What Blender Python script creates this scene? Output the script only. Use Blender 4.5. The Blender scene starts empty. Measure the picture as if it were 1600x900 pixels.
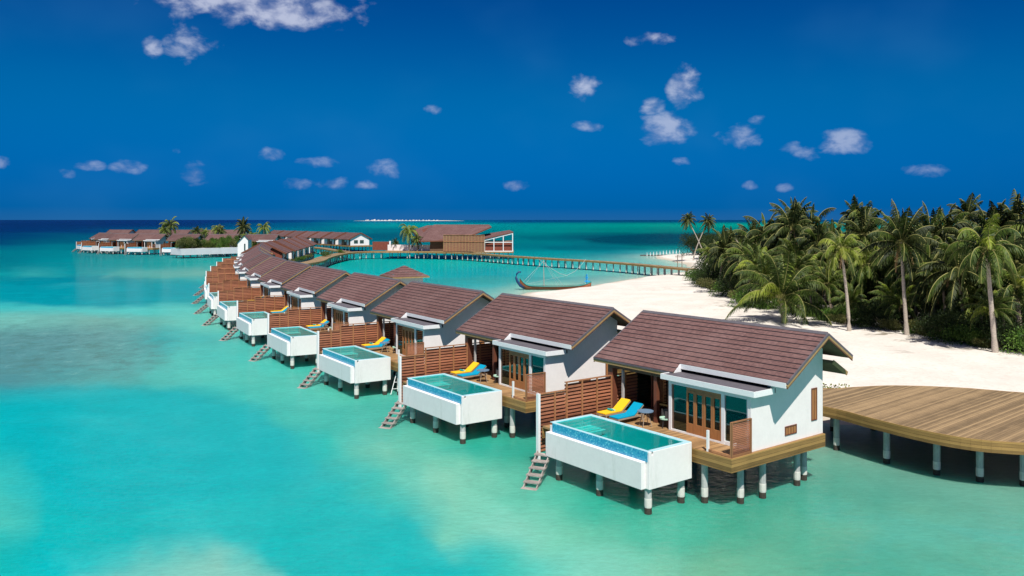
import bpy, math, random
import numpy as np
from mathutils import Vector, Matrix
random.seed(7); rng=np.random.default_rng(7)
R=math.radians
scn=bpy.context.scene; COL=scn.collection
# ------------------------------------------------------------ camera, sky, sun, exposure
F=1290.0; H=12.0; HZ=343.3
cd=bpy.data.cameras.new('camera'); cam=bpy.data.objects.new('camera',cd); COL.objects.link(cam)
cam.location=(0,0,H); cam.rotation_euler=(R(90),0,0)
cd.sensor_width=36; cd.lens=F*36/1600; cd.shift_y=-(450-HZ)/1600; cd.clip_end=60000; cd.clip_start=.1
scn.camera=cam
SUN=Vector((.06,-.57,.82)).normalized()
sl=bpy.data.lights.new('sun','SUN'); sl.energy=5.0; sl.angle=R(.53); sl.color=(1,.955,.88)
so=bpy.data.objects.new('sun',sl); COL.objects.link(so); so.rotation_euler=SUN.to_track_quat('Z','Y').to_euler()
scn.view_settings.view_transform='Standard'; scn.view_settings.look='None'
scn.view_settings.exposure=0.20; scn.view_settings.gamma=1; scn.view_settings.use_curve_mapping=False

class G:
    """small node-graph helper"""
    def __init__(s,nt): s.nt=nt; s.N=nt.nodes; s.L=nt.links
    def n(s,t,**k):
        x=s.N.new(t)
        for a,b in k.items(): setattr(x,a,b)
        return x
    def put(s,sock,v):
        if v is None: return
        if isinstance(v,bpy.types.NodeSocket): s.L.new(v,sock)
        else:
            if hasattr(sock.default_value,'__len__'):
                if not hasattr(v,'__len__'): v=(v,)*len(sock.default_value)
                v=tuple(v)+(1,)*(len(sock.default_value)-len(v))
            sock.default_value=v
    def m(s,op,a,b=None,c=None,clamp=False):
        x=s.n('ShaderNodeMath',operation=op); x.use_clamp=clamp
        for i,v in enumerate((a,b,c)):
            if v is not None: s.put(x.inputs[i],v)
        return x.outputs[0]
    def mix(s,f,a,b,bt='MIX'):
        x=s.n('ShaderNodeMix',data_type='RGBA',blend_type=bt)
        s.put(x.inputs[0],f); s.put(x.inputs[6],a); s.put(x.inputs[7],b); return x.outputs[2]
    def noise(s,vec,scale,detail=4,rough=.5,dist=0):
        x=s.n('ShaderNodeTexNoise'); s.put(x.inputs['Vector'],vec); x.inputs['Scale'].default_value=scale
        x.inputs['Detail'].default_value=detail; x.inputs['Roughness'].default_value=rough; x.inputs['Distortion'].default_value=dist
        return x.outputs[0]
    def ramp(s,f,a,b,lo=0.,hi=1.):
        x=s.n('ShaderNodeMapRange',interpolation_type='SMOOTHSTEP'); s.put(x.inputs[0],f)
        for i,v in zip((1,2,3,4),(a,b,lo,hi)): x.inputs[i].default_value=v
        return x.outputs[0]
    def mapv(s,vec,sc):
        x=s.n('ShaderNodeVectorMath',operation='MULTIPLY'); s.put(x.inputs[0],vec); x.inputs[1].default_value=sc; return x.outputs[0]
    def obj(s): return s.n('ShaderNodeTexCoord').outputs['Object']
    def uv(s): return s.n('ShaderNodeTexCoord').outputs['UV']

def lin(r,g,b):
    return tuple(((c/255+.055)/1.055)**2.4 if c>10 else c/255/12.92 for c in (r,g,b))

w=bpy.data.worlds.new('World'); scn.world=w; w.use_nodes=True
g=G(w.node_tree); g.N.clear()
sky=g.n('ShaderNodeTexSky',sky_type='NISHITA'); sky.sun_disc=False; sky.sun_elevation=math.asin(SUN.z)
sky.sun_rotation=math.atan2(SUN.x,SUN.y); sky.air_density=1.0; sky.dust_density=0.0; sky.ozone_density=6.0; sky.altitude=0
dirv=g.n('ShaderNodeTexCoord').outputs['Generated']
sep=g.n('ShaderNodeSeparateXYZ'); g.put(sep.inputs[0],dirv)
X,Y,Z=sep.outputs
az=g.m('ARCTAN2',X,Y); el=g.m('ARCSINE',g.m('MINIMUM',g.m('MAXIMUM',Z,-1),1))
# deep polarised blue: sky texture tinted; the pale horizon glow is taken down
elc=g.m('MAXIMUM',el,0.0)
SKYMUL=(.055,.155,.475)
tint=g.mix(g.ramp(elc,0.0,.16),SKYMUL,(.02,.265,.50))
tint=g.mix(g.ramp(elc,.14,.30),tint,(.01,.195,.46))
bl=g.mix(1.0,sky.outputs[0],tint,'MULTIPLY')
hs=g.n('ShaderNodeHueSaturation'); hs.inputs['Saturation'].default_value=1.15; hs.inputs['Value'].default_value=1.0; g.put(hs.inputs['Color'],bl); bl=hs.outputs[0]
# clouds at their own azimuth / elevation
CL=[(385,0,165,34,1),(440,18,110,26,1.1),(480,26,60,18,1),(300,68,40,22,.5),(238,75,14,16,.6),(912,135,24,18,.8),(919,196,24,8,.7),(1070,138,26,32,1),(1040,203,44,26,1.1),(1020,165,20,14,.9),(1158,212,34,17,.75),(1320,221,42,18,1.1),(1016,62,34,11,.45),(201,260,21,10,.8),(136,257,19,9,.7),(301,270,23,17,.8),(424,242,22,10,.75),(497,253,30,9,.8),(463,286,20,10,.65),(521,284,26,10,.65),(570,287,20,8,.55),(597,265,30,13,.7),(809,289,23,9,.7),(675,172,14,7,.6),(1064,252,13,7,.6),(1171,289,11,6,.6),(1226,293,11,6,.6),(1438,268,28,9,.55),(103,270,12,6,.5),(5,255,12,7,.6),(269,233,11,8,.5),(1183,188,12,8,.5),(1255,235,24,12,.4)]
acc=None
for (px,py,hw,hh,a) in CL:
    dx=(px-800)/F; dz=(HZ-py)/F
    ca=math.atan(dx); ce=math.atan(dz/math.hypot(1,dx)); k=F
    wa=hw/k*1.05; wb=hh/k*1.1
    p=g.m('DIVIDE',g.m('SUBTRACT',az,ca),wa); q=g.m('DIVIDE',g.m('SUBTRACT',el,ce),wb)
    # flatter underside
    d=g.m('ADD',g.m('MULTIPLY',p,p),g.m('MULTIPLY',q,q))
    v=g.m('MULTIPLY',g.m('SUBTRACT',1.0,d),a)
    acc=v if acc is None else g.m('MAXIMUM',acc,v)
acc=g.m('MAXIMUM',acc,-1.5)
cv=g.n('ShaderNodeCombineXYZ'); g.put(cv.inputs[0],az); g.put(cv.inputs[1],g.m('MULTIPLY',el,1.5))
fb=g.noise(cv.outputs[0],30,5,.55,.2)
cover=g.ramp(g.m('ADD',g.m('MULTIPLY',acc,.5),g.m('MULTIPLY',g.m('SUBTRACT',fb,.5),1.7)),.0,.72)
cover=g.m('MULTIPLY',cover,g.ramp(acc,-1.3,-.1))
cover=g.m('MULTIPLY',cover,g.m('ADD',.40,g.m('MULTIPLY',g.ramp(el,.06,.2),.26)))
# hazy veil patches
veil=g.m('MULTIPLY',g.ramp(g.noise(cv.outputs[0],5,3,.5,.0),.45,.8),.10)
# added fill: unseen broken cloud deck overhead, put in to whiten the blue ambient
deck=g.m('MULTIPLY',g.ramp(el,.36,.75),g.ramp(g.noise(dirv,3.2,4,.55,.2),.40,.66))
CLC=g.mix(g.ramp(fb,.40,.62),(3.4,3.8,5.6),(6.2,6.5,7.8)); 
colr=g.mix(veil,bl,(.6,2.4,5.2)); colr=g.mix(cover,colr,CLC)
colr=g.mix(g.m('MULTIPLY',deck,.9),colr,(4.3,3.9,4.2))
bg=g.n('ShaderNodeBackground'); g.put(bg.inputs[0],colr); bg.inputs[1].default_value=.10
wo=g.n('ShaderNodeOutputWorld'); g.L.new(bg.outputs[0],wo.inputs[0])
w.cycles.sampling_method='MANUAL'; w.cycles.sample_map_resolution=512

# ------------------------------------------------------------ materials
MAT={}
def mat(name,fn):
    m=bpy.data.materials.new(name); m.use_nodes=True; gg=G(m.node_tree); gg.N.clear()
    out=gg.n('ShaderNodeOutputMaterial'); sh,*disp=fn(gg) if isinstance(fn(G(bpy.data.materials.new('x').node_tree)) if False else None,int) else (fn(gg),)
    gg.L.new(sh,out.inputs[0]); MAT[name]=m; return m
def pbsdf(g,col,rough=.6,spec=.4,bump=None,bs=.3,bd=.02,metal=0):
    p=g.n('ShaderNodeBsdfPrincipled'); g.put(p.inputs['Base Color'],col); g.put(p.inputs['Roughness'],rough)
    p.inputs['Specular IOR Level'].default_value=spec; p.inputs['Metallic'].default_value=metal
    if bump is not None:
        b=g.n('ShaderNodeBump'); b.inputs['Strength'].default_value=bs; b.inputs['Distance'].default_value=bd
        g.put(b.inputs['Height'],bump); g.L.new(b.outputs[0],p.inputs['Normal'])
    return p.outputs[0]
def worn(name,c,v=.12,sc=3,rough=.6,spec=.4,stretch=(1,1,1),bs=.2,dirt=None):
    def f(g):
        o=g.mapv(g.obj(),stretch); n=g.noise(o,sc,6,.6); n2=g.noise(o,sc*6,4,.6)
        k=g.m('ADD',g.m('MULTIPLY',n,.65),g.m('MULTIPLY',n2,.35))
        col=g.mix(g.ramp(k,.3,.7),tuple(x*(1-v) for x in c),tuple(min(1,x*(1+v)) for x in c))
        if dirt: col=g.mix(g.m('MULTIPLY',g.ramp(g.noise(g.mapv(o,(1,1,.25)),sc*1.7,6,.65),.55,.8),dirt[1]),col,dirt[0])
        return pbsdf(g,col,rough,spec,n2,bs)
    return mat(name,f)
worn('white_plaster',(.82,.765,.745),.04,1.2,.75,.3,dirt=((.50,.48,.44),.22))
worn('pool_plaster',(.80,.755,.745),.04,1.0,.6,.3,dirt=((.50,.49,.44),.45))
worn('white_paint',(.80,.80,.80),.03,2,.45,.4)
worn('grey_membrane',(.115,.105,.12),.15,2,.7,.3)
worn('dark_metal',(.05,.045,.045),.1,4,.4,.5)
worn('concrete',(.42,.41,.40),.22,3,.85,.2,(1,1,.4),.5,dirt=((.18,.17,.15),.6))
worn('pile_sleeve',(.62,.59,.54),.12,5,.8,.2)
worn('pile_growth',(.055,.045,.035),.4,12,.8,.3)
worn('rake_gold',(.36,.235,.10),.18,4,.6,.3,(1,1,1))
worn('brown_post',(.16,.055,.03),.15,4,.55,.4,(1,1,.2))
worn('door_wood',(.36,.155,.055),.2,5,.45,.5,(1,1,.15))
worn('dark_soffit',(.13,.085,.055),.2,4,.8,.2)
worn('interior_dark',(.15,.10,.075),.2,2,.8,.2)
worn('curtain',(.55,.53,.50),.05,4,.9,.1)
worn('lounger_frame',(.34,.27,.20),.15,8,.6,.3)
worn('yellow_cloth',(.86,.50,.02),.05,8,.85,.15)
worn('blue_cloth',(.0,.30,.48),.06,8,.85,.15)
worn('teal_cloth',(.03,.34,.32),.06,8,.85,.15)
worn('pale_green_cloth',(.40,.62,.48),.06,8,.8,.15)
worn('table_top',(.16,.25,.36),.06,8,.3,.5)
worn('bark',(.24,.19,.15),.3,4,.9,.1,(1,1,2.5),.8)
worn('pale_bark',(.42,.36,.30),.25,4,.9,.1,(1,1,2.5),.6)
worn('dead_frond',(.32,.20,.10),.35,3,.85,.1)
worn('boat_hull',(.26,.085,.035),.3,3,.5,.4,(.3,1,1))
worn('boat_blue',(.01,.04,.13),.1,3,.4,.5)
worn('bright_blue',(.01,.30,.65),.1,5,.6,.3)
worn('pale_terrace',(.62,.62,.64),.06,.6,.8,.2,dirt=((.4,.4,.4),.3))
worn('red_panel',(.20,.055,.035),.2,2,.7,.3)
worn('thatch',(.25,.13,.08),.25,1.5,.9,.1,(1,1,4))
worn('rock',(.12,.11,.10),.4,1.5,.9,.1)
worn('crown_shaft',(.25,.24,.08),.2,3,.7,.2)
worn('rope',(.42,.46,.46),.1,5,.8,.1)

def plank(name,c,axis,width,vari=.25,gapc=.25,rough=.65,gw=.06,long=.15):
    """boards with gaps across an axis of object space"""
    def f(g):
        o=g.obj(); s=g.n('ShaderNodeSeparateXYZ'); g.put(s.inputs[0],o); a=s.outputs[axis]
        t=g.m('DIVIDE',a,width); fl=g.m('FLOOR',t); fr=g.m('FRACT',t)
        wn=g.n('ShaderNodeTexWhiteNoise',noise_dimensions='1D'); g.put(wn.inputs['W'],fl)
        st=[long,long,long]; st[axis]=2.2
        gr=g.noise(g.mapv(o,tuple(st)),6,6,.6); blot=g.noise(o,.9,5,.6)
        v=g.m('ADD',g.m('ADD',g.m('MULTIPLY',wn.outputs[0],.40),g.m('MULTIPLY',gr,.45)),g.m('MULTIPLY',blot,.35))
        col=g.mix(g.ramp(v,.25,.9),tuple(x*(1-vari*1.5) for x in c),tuple(x*(1+vari*1.2) for x in c))
        gap=g.m('MULTIPLY',g.m('LESS_THAN',fr,gw),1.0)
        col=g.mix(g.m('MULTIPLY',gap,1-gapc),col,tuple(x*.15 for x in c))
        return pbsdf(g,col,rough,.3,g.m('SUBTRACT',gr,gap),.35,.01)
    return mat(name,f)
plank('deck_boards',(.34,.20,.09),0,.14)
plank('fascia_boards',(.28,.165,.055),2,.145,.35,.2,gw=.08)
plank('slat_wood',(.34,.135,.075),2,.5,.35,1,gw=0,long=.5)
plank('slat_post',(.36,.165,.075),0,.5,.25,1,gw=0)
plank('walk_boards',(.29,.20,.105),0,.14,.30,.3,gw=.10,long=.12)
plank('steps_wood',(.44,.38,.35),1,.5,.35,1,gw=0)

def f_roof(g):
    uv=g.uv(); b=g.n('ShaderNodeTexBrick'); g.put(b.inputs['Vector'],uv)
    b.offset=.5; b.inputs['Scale'].default_value=1; b.inputs['Brick Width'].default_value=.55; b.inputs['Row Height'].default_value=.333
    b.inputs['Mortar Size'].default_value=.012; b.inputs['Mortar Smooth'].default_value=.4; b.inputs['Bias'].default_value=0
    b.inputs['Color1'].default_value=(.155,.081,.072,1); b.inputs['Color2'].default_value=(.200,.112,.102,1); b.inputs['Mortar'].default_value=(.07,.036,.036,1)
    n=g.noise(g.mapv(uv,(1,2.5,1)),4,6,.65); n2=g.noise(uv,.35,4,.5)
    col=g.mix(g.ramp(n,.35,.62,0,.75),b.outputs[0],(.095,.050,.050)); col=g.mix(g.ramp(n2,.4,.75,0,.35),col,(.24,.15,.14))
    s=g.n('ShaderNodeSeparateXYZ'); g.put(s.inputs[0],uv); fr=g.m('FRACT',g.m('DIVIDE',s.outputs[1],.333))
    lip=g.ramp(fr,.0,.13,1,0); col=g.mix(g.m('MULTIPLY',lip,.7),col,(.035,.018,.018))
    oi=g.n('ShaderNodeObjectInfo'); hh_=g.n('ShaderNodeHueSaturation'); g.put(hh_.inputs['Color'],col); g.put(hh_.inputs['Value'],g.m('ADD',.90,g.m('MULTIPLY',oi.outputs['Random'],.2)))
    st=g.ramp(g.noise(g.mapv(uv,(1.2,.12,1)),1.5,5,.6),.52,.75,0,.28); col=g.mix(st,hh_.outputs[0],(.10,.06,.05))
    return pbsdf(g,col,.8,.25,g.m('ADD',g.m('MULTIPLY',n,.3),fr),.6,.02)
mat('roof_shingle',f_roof)

def f_mosaic(g):
    o=g.obj(); v=g.n('ShaderNodeTexVoronoi',feature='F1'); v.distance='CHEBYCHEV'; v.inputs['Randomness'].default_value=.0
    g.put(v.inputs['Vector'],g.mapv(o,(1,1,1))); v.inputs['Scale'].default_value=20
    wn=g.n('ShaderNodeSeparateColor'); g.put(wn.inputs[0],v.outputs['Color'])
    n=g.n('ShaderNodeTexWhiteNoise'); g.put(n.inputs['Vector'],v.outputs['Position'])
    col=g.mix(n.outputs[0],(.01,.22,.42),(.05,.40,.55)); col=g.mix(g.ramp(n.outputs[0],.85,1),col,(.16,.58,.70))
    return pbsdf(g,col,.2,.6)
mat('mosaic_tile',f_mosaic)
def f_basin(g):
    n=g.noise(g.obj(),5,4,.6); return pbsdf(g,g.mix(n,(.05,.51,.52),(.09,.65,.65)),.5,.3)
mat('basin_tile',f_basin)
def f_step(g): return pbsdf(g,(.35,.85,.80),.5,.3)
mat('basin_step',f_step)
def f_rim(g): return pbsdf(g,g.mix(g.noise(g.obj(),20,3,.5),(.30,.62,.72),(.6,.82,.86)),.3,.5)
mat('pool_rim',f_rim)
def f_pwater(g):
    t=g.n('ShaderNodeBsdfTransparent'); t.inputs[0].default_value=(.20,.77,.77,1)
    gl=g.n('ShaderNodeBsdfGlossy'); gl.inputs['Roughness'].default_value=.03
    b=g.n('ShaderNodeBump'); b.inputs['Strength'].default_value=.12; b.inputs['Distance'].default_value=.02; g.put(b.inputs['Height'],g.noise(g.obj(),4,3,.5)); g.L.new(b.outputs[0],gl.inputs['Normal'])
    fr=g.n('ShaderNodeFresnel'); fr.inputs[0].default_value=1.33; g.L.new(b.outputs[0],fr.inputs[1])
    m=g.n('ShaderNodeMixShader'); g.L.new(fr.outputs[0],m.inputs[0]); g.L.new(t.outputs[0],m.inputs[1]); g.L.new(gl.outputs[0],m.inputs[2]); return m.outputs[0]
mat('pool_water',f_pwater)
def f_glass(g):
    t=g.n('ShaderNodeBsdfTransparent'); t.inputs[0].default_value=(.22,.46,.42,1)
    gl=g.n('ShaderNodeBsdfGlossy'); gl.inputs['Roughness'].default_value=.02; gl.inputs[0].default_value=(.75,.95,.9,1)
    fr=g.n('ShaderNodeFresnel'); fr.inputs[0].default_value=1.6
    m=g.n('ShaderNodeMixShader'); g.put(m.inputs[0],g.m('ADD',fr.outputs[0],.06)); g.L.new(t.outputs[0],m.inputs[1]); g.L.new(gl.outputs[0],m.inputs[2]); return m.outputs[0]
mat('tinted_glass',f_glass)
def f_glass_low(g): return pbsdf(g,(.012,.05,.048),.06,.7)
mat('dark_glass',f_glass_low)

def leafmat(name,c1,c2,sc=.9):
    def f(g):
        o=g.obj(); oi=g.n('ShaderNodeObjectInfo')
        n=g.noise(o,sc,3,.5); n2=g.noise(o,sc*7,2,.5)
        k=g.m('ADD',g.m('MULTIPLY',n,.6),g.m('MULTIPLY',n2,.4))
        col=g.mix(g.ramp(k,.33,.68),c1,c2)
        h=g.n('ShaderNodeHueSaturation'); g.put(h.inputs['Color'],col); g.put(h.inputs['Value'],g.m('ADD',.75,g.m('MULTIPLY',oi.outputs['Random'],.5)))
        d=g.n('ShaderNodeBsdfPrincipled'); g.L.new(h.outputs[0],d.inputs['Base Color']); d.inputs['Roughness'].default_value=.55; d.inputs['Specular IOR Level'].default_value=.25
        t=g.n('ShaderNodeBsdfTranslucent'); g.L.new(h.outputs[0],t.inputs[0])
        m=g.n('ShaderNodeMixShader'); m.inputs[0].default_value=.22; g.L.new(d.outputs[0],m.inputs[1]); g.L.new(t.outputs[0],m.inputs[2]); return m.outputs[0]
    return mat(name,f)
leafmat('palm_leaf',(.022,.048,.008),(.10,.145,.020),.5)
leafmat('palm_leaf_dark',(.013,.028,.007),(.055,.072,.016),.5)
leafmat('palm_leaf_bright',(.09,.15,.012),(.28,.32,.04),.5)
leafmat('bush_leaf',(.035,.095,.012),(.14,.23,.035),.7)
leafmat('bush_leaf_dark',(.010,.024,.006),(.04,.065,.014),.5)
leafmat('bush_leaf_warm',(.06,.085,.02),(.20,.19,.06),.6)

def f_sand(g):
    o=g.obj(); n=g.noise(o,.25,6,.6); n2=g.noise(o,3,6,.7); s=g.n('ShaderNodeSeparateXYZ'); g.put(s.inputs[0],o)
    col=g.mix(g.ramp(n,.3,.7),(.66,.61,.54),(.76,.71,.64)); col=g.mix(g.ramp(n2,.46,.68,0,.6),col,(.56,.51,.44))
    wet=g.ramp(g.m('ADD',s.outputs[2],g.m('MULTIPLY',g.m('SUBTRACT',n,.5),.15)),.04,.34,1,0)
    col=g.mix(wet,col,(.50,.44,.35))
    lit=g.ramp(g.noise(g.obj(),.55,5,.6),.52,.62); inl=g.ramp(s.outputs[2],1.0,1.16)   # leaf litter further inland
    col=g.mix(g.m('MULTIPLY',g.m('MULTIPLY',lit,inl),.9),col,(.16,.13,.08))
    return pbsdf(g,col,.9,.2,g.m('ADD',n2,g.m('MULTIPLY',n,2)),.5,.12)
mat('sand',f_sand)

def f_sea(g):
    at=g.n('ShaderNodeAttribute'); at.attribute_name='seabed'
    o=g.obj(); geo=g.n('ShaderNodeNewGeometry')
    cl=g.noise(g.mapv(o,(1,1.0,1)),.055,7,.62,.6); mott=g.noise(g.mapv(o,(.8,1.0,1)),.45,8,.72,.4); fine=g.noise(g.mapv(o,(1.3,2.6,1)),1.7,7,.72,.3)
    col=at.outputs['Color']
    col=g.mix(g.ramp(cl,.50,.70,0,.20),col,g.mix(1.0,col,(.9,1.0,.97),'SCREEN') if False else g.mix(.5,col,(.12,.62,.60)))
    col=g.mix(g.ramp(cl,.32,.48,.20,0),col,(.0,.40,.42))
    # keep the far sea from being repainted: scale by attribute alpha stored in 'near'
    na=g.n('ShaderNodeAttribute'); na.attribute_name='near'
    col=g.mix(na.outputs['Fac'],at.outputs['Color'],col)
    val=g.m('ADD',.58,g.m('ADD',g.m('MULTIPLY',mott,.42),g.m('MULTIPLY',fine,.46)))
    ra=g.n('ShaderNodeAttribute'); ra.attribute_name='reef'
    rn=g.noise(g.mapv(o,(1,.8,1)),.42,9,.8,.3); col=g.mix(g.m('MULTIPLY',ra.outputs['Fac'],g.ramp(rn,.46,.62,0,.9)),col,(.07,.18,.16)); col=g.mix(g.m('MULTIPLY',ra.outputs['Fac'],g.ramp(rn,.34,.46,.35,0)),col,(.24,.42,.38))
    h=g.n('ShaderNodeHueSaturation'); g.put(h.inputs['Color'],col); g.put(h.inputs['Value'],val)
    w1=g.noise(g.mapv(o,(1,1.9,1)),1.5,6,.62,.4); w2=g.noise(g.mapv(o,(1,1.3,1)),.16,3,.5)
    b=g.n('ShaderNodeBump'); b.inputs['Strength'].default_value=.7; b.inputs['Distance'].default_value=.16
    g.put(b.inputs['Height'],g.m('ADD',w1,g.m('MULTIPLY',w2,1.5)))
    d=g.n('ShaderNodeBsdfPrincipled'); g.L.new(h.outputs[0],d.inputs['Base Color']); d.inputs['Roughness'].default_value=1; d.inputs['Specular IOR Level'].default_value=0
    d.subsurface_method='BURLEY'; d.inputs['Subsurface Weight'].default_value=.45; d.inputs['Subsurface Radius'].default_value=(.25,1.0,.9); d.inputs['Subsurface Scale'].default_value=2.2
    gl=g.n('ShaderNodeBsdfGlossy'); gl.inputs['Roughness'].default_value=.05; g.L.new(b.outputs[0],gl.inputs['Normal'])
    fr=g.n('ShaderNodeFresnel'); fr.inputs[0].default_value=1.33; g.L.new(b.outputs[0],fr.inputs[1])
    # wave slopes keep real grazing reflectance well below a flat mirror's
    m=g.n('ShaderNodeMixShader'); g.put(m.inputs[0],g.m('MINIMUM',g.m('MULTIPLY',fr.outputs[0],.8),.20)); g.L.new(d.outputs[0],m.inputs[1]); g.L.new(gl.outputs[0],m.inputs[2]); return m.outputs[0]
mat('sea',f_sea)

# ------------------------------------------------------------ mesh builder
class MB:
    def __init__(s): s.v=[]; s.f=[]; s.m=[]; s.uv=[]; s.mats=[]
    def mi(s,m):
        if m not in s.mats: s.mats.append(m)
        return s.mats.index(m)
    def add(s,vs,fs,m,uvs=None):
        b=len(s.v); s.v+= [tuple(p) for p in vs]; k=s.mi(m)
        for i,f in enumerate(fs):
            s.f.append(tuple(b+j for j in f)); s.m.append(k); s.uv.append(uvs[i] if uvs else None)
        return s
    def box(s,x0,x1,y0,y1,z0,z1,m,M=None):
        vs=[Vector(p) for p in ((x0,y0,z0),(x1,y0,z0),(x1,y1,z0),(x0,y1,z0),(x0,y0,z1),(x1,y0,z1),(x1,y1,z1),(x0,y1,z1))]
        if M is not None: vs=[M@p for p in vs]
        return s.add(vs,[(0,3,2,1),(4,5,6,7),(0,1,5,4),(1,2,6,5),(2,3,7,6),(3,0,4,7)],m)
    def prism(s,prof,x0,x1,m):
        """profile of (y,z) swept along x"""
        n=len(prof); vs=[(x0,y,z) for y,z in prof]+[(x1,y,z) for y,z in prof]
        fs=[tuple(range(n))[::-1],tuple(range(n,2*n))]+[(i,(i+1)%n,n+(i+1)%n,n+i) for i in range(n)]
        return s.add(vs,fs,m)
    def beam(s,a,b,w,h,m,up=Vector((0,0,1))):
        a=Vector(a); b=Vector(b); d=(b-a).normalized(); r=d.cross(up).normalized(); u=r.cross(d)
        vs=[p+r*i*w/2+u*j*h/2 for p in (a,b) for i,j in ((-1,-1),(1,-1),(1,1),(-1,1))]
        return s.add(vs,[(0,1,2,3)[::-1],(4,5,6,7),(0,1,5,4),(1,2,6,5),(2,3,7,6),(3,0,4,7)],m)
    def tube(s,pts,rad,m,n=8,cap=True):
        pts=[Vector(p) for p in pts]; vs=[]; fs=[]
        if not hasattr(rad,'__len__'): rad=[rad]*len(pts)
        for i,p in enumerate(pts):
            d=(pts[min(i+1,len(pts)-1)]-pts[max(i-1,0)]).normalized(); r=d.cross(Vector((0,0,1)))
            r=Vector((1,0,0)) if r.length<.05 else r.normalized(); u=r.cross(d)
            for k in range(n):
                a=2*math.pi*k/n; vs.append(p+(r*math.cos(a)+u*math.sin(a))*rad[i])
        for i in range(len(pts)-1):
            for k in range(n): fs.append((i*n+k,i*n+(k+1)%n,(i+1)*n+(k+1)%n,(i+1)*n+k))
        if cap: fs+= [tuple(range(n))[::-1],tuple(range((len(pts)-1)*n,len(pts)*n))]
        return s.add(vs,fs,m)
    def sheet(s,p,m,uv=None): return s.add(p,[tuple(range(len(p)))],m,[uv] if uv else None)
    def build(s,name,parent=None,smooth=False,bevel=0):
        me=bpy.data.meshes.new(name); me.from_pydata(s.v,[],s.f)
        for k in s.mats: me.materials.append(MAT[k])
        me.polygons.foreach_set('material_index',s.m)
        if any(u is not None for u in s.uv):
            l=me.uv_layers.new(name='UVMap').data; i=0; arr=[]
            for f,u in zip(s.f,s.uv):
                arr+= [c for q in (u if u is not None else [(0,0)]*len(f)) for c in q]
            l.foreach_set('uv',arr)
        if smooth: me.polygons.foreach_set('use_smooth',[True]*len(s.f))
        me.update(); o=bpy.data.objects.new(name,me); COL.objects.link(o)
        if parent is not None: o.parent=parent
        if bevel:
            b=o.modifiers.new('bevel','BEVEL'); b.width=bevel; b.segments=2; b.limit_method='ANGLE'
        return o
def empty(name,loc=(0,0,0),rz=0):
    o=bpy.data.objects.new(name,None); COL.objects.link(o); o.location=loc; o.rotation_euler=(0,0,rz); o.empty_display_size=.3; return o
def tag(o,label=None,cat=None,group=None,kind=None):
    if label: o['label']=label
    if cat: o['category']=cat
    if group: o['group']=group
    if kind: o['kind']=kind
    return o
KIDS={}
def kids(o):
    return [c for c in COL.objects if c.parent==o]
def tree_of(o): return (o,[tree_of(c) for c in kids(o)])
def copy_tree(t,parent=None):
    o,ch=t; c=o.copy(); COL.objects.link(c)
    if parent is not None: c.parent=parent
    for k in ch: copy_tree(k,c)
    return c

# ------------------------------------------------------------ pixel helper (traces the water plane back into the place)
def wp(U,W,z=0.): 
    Yd=F*(H-z)/(W-HZ); return ((U-800)/F*Yd,Yd)
def vnoise(x,y,seed):
    r=np.random.default_rng(seed); T=r.random((64,64)); xi=np.floor(x).astype(int); yi=np.floor(y).astype(int)
    fx=x-xi; fy=y-yi; fx=fx*fx*(3-2*fx); fy=fy*fy*(3-2*fy)
    a=T[xi%64,yi%64]; b=T[(xi+1)%64,yi%64]; c=T[xi%64,(yi+1)%64]; d=T[(xi+1)%64,(yi+1)%64]
    return (a*(1-fx)+b*fx)*(1-fy)+(c*(1-fx)+d*fx)*fy-.5

# ------------------------------------------------------------ sand island
SHORE=[(120,20),(60,38),(33,44),(27,46.5),(19,49),(14,55),(9,66),(7,80),(5,100),(4.5,114),(2.0,126),(2.5,136),(12,145),(24,168),(32,180),(40,190),(44,205),(47,228),(46,252),(46,264),(49,276),(60,288),(95,296),(180,300),(420,300),(420,20)]
P=np.array(SHORE,float)
def sdist(x,y):
    d=np.full(x.shape,1e9); ins=np.zeros(x.shape,bool)
    for i in range(len(P)):
        a=P[i]; b=P[(i+1)%len(P)]; e=b-a; t=np.clip(((x-a[0])*e[0]+(y-a[1])*e[1])/(e@e),0,1)
        d=np.minimum(d,np.hypot(x-a[0]-t*e[0],y-a[1]-t*e[1]))
        c=((a[1]>y)!=(b[1]>y)); 
        with np.errstate(divide='ignore',invalid='ignore'):
            xi=(b[0]-a[0])*(y-a[1])/(b[1]-a[1] if b[1]!=a[1] else 1e-9)+a[0]
        ins^=c&(x<xi)
    return np.where(ins,d,-d)
def shore_d(x,y):
    s=sdist(x,y); return s+vnoise(x*.16,y*.16,3)*2.2+vnoise(x*.5,y*.5,4)*.5
def ground_z(x,y):
    s=float(shore_d(np.array([x],float),np.array([y],float))[0]); return land(np.array([s]))[0]
def land(s):
    return np.where(s>0,1.15*(1-np.exp(-s/9.0)),s*.09).clip(-.9,2)
xs=np.concatenate([np.arange(0,70,.9),np.geomspace(70,420,60)]); ys=np.arange(28,302,.95)
XX,YY=np.meshgrid(xs,ys,indexing='ij'); SD=shore_d(XX,YY); ZZ=land(SD)+np.where(SD>2,(vnoise(XX*.25,YY*.25,8)*.22+vnoise(XX*.8,YY*.8,9)*.07),0)
nx,ny=XX.shape; keep=(SD>-7); idx=-np.ones((nx,ny),int); kk=np.argwhere(keep); idx[keep]=np.arange(len(kk))
vs=np.stack([XX[keep],YY[keep],ZZ[keep]],1)
q=np.stack([idx[:-1,:-1],idx[1:,:-1],idx[1:,1:],idx[:-1,1:]],-1).reshape(-1,4); q=q[(q>=0).all(1)]
me=bpy.data.meshes.new('beach'); me.from_pydata(vs.tolist(),[],q.tolist()); me.materials.append(MAT['sand']); me.polygons.foreach_set('use_smooth',[True]*len(me.polygons))
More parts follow.
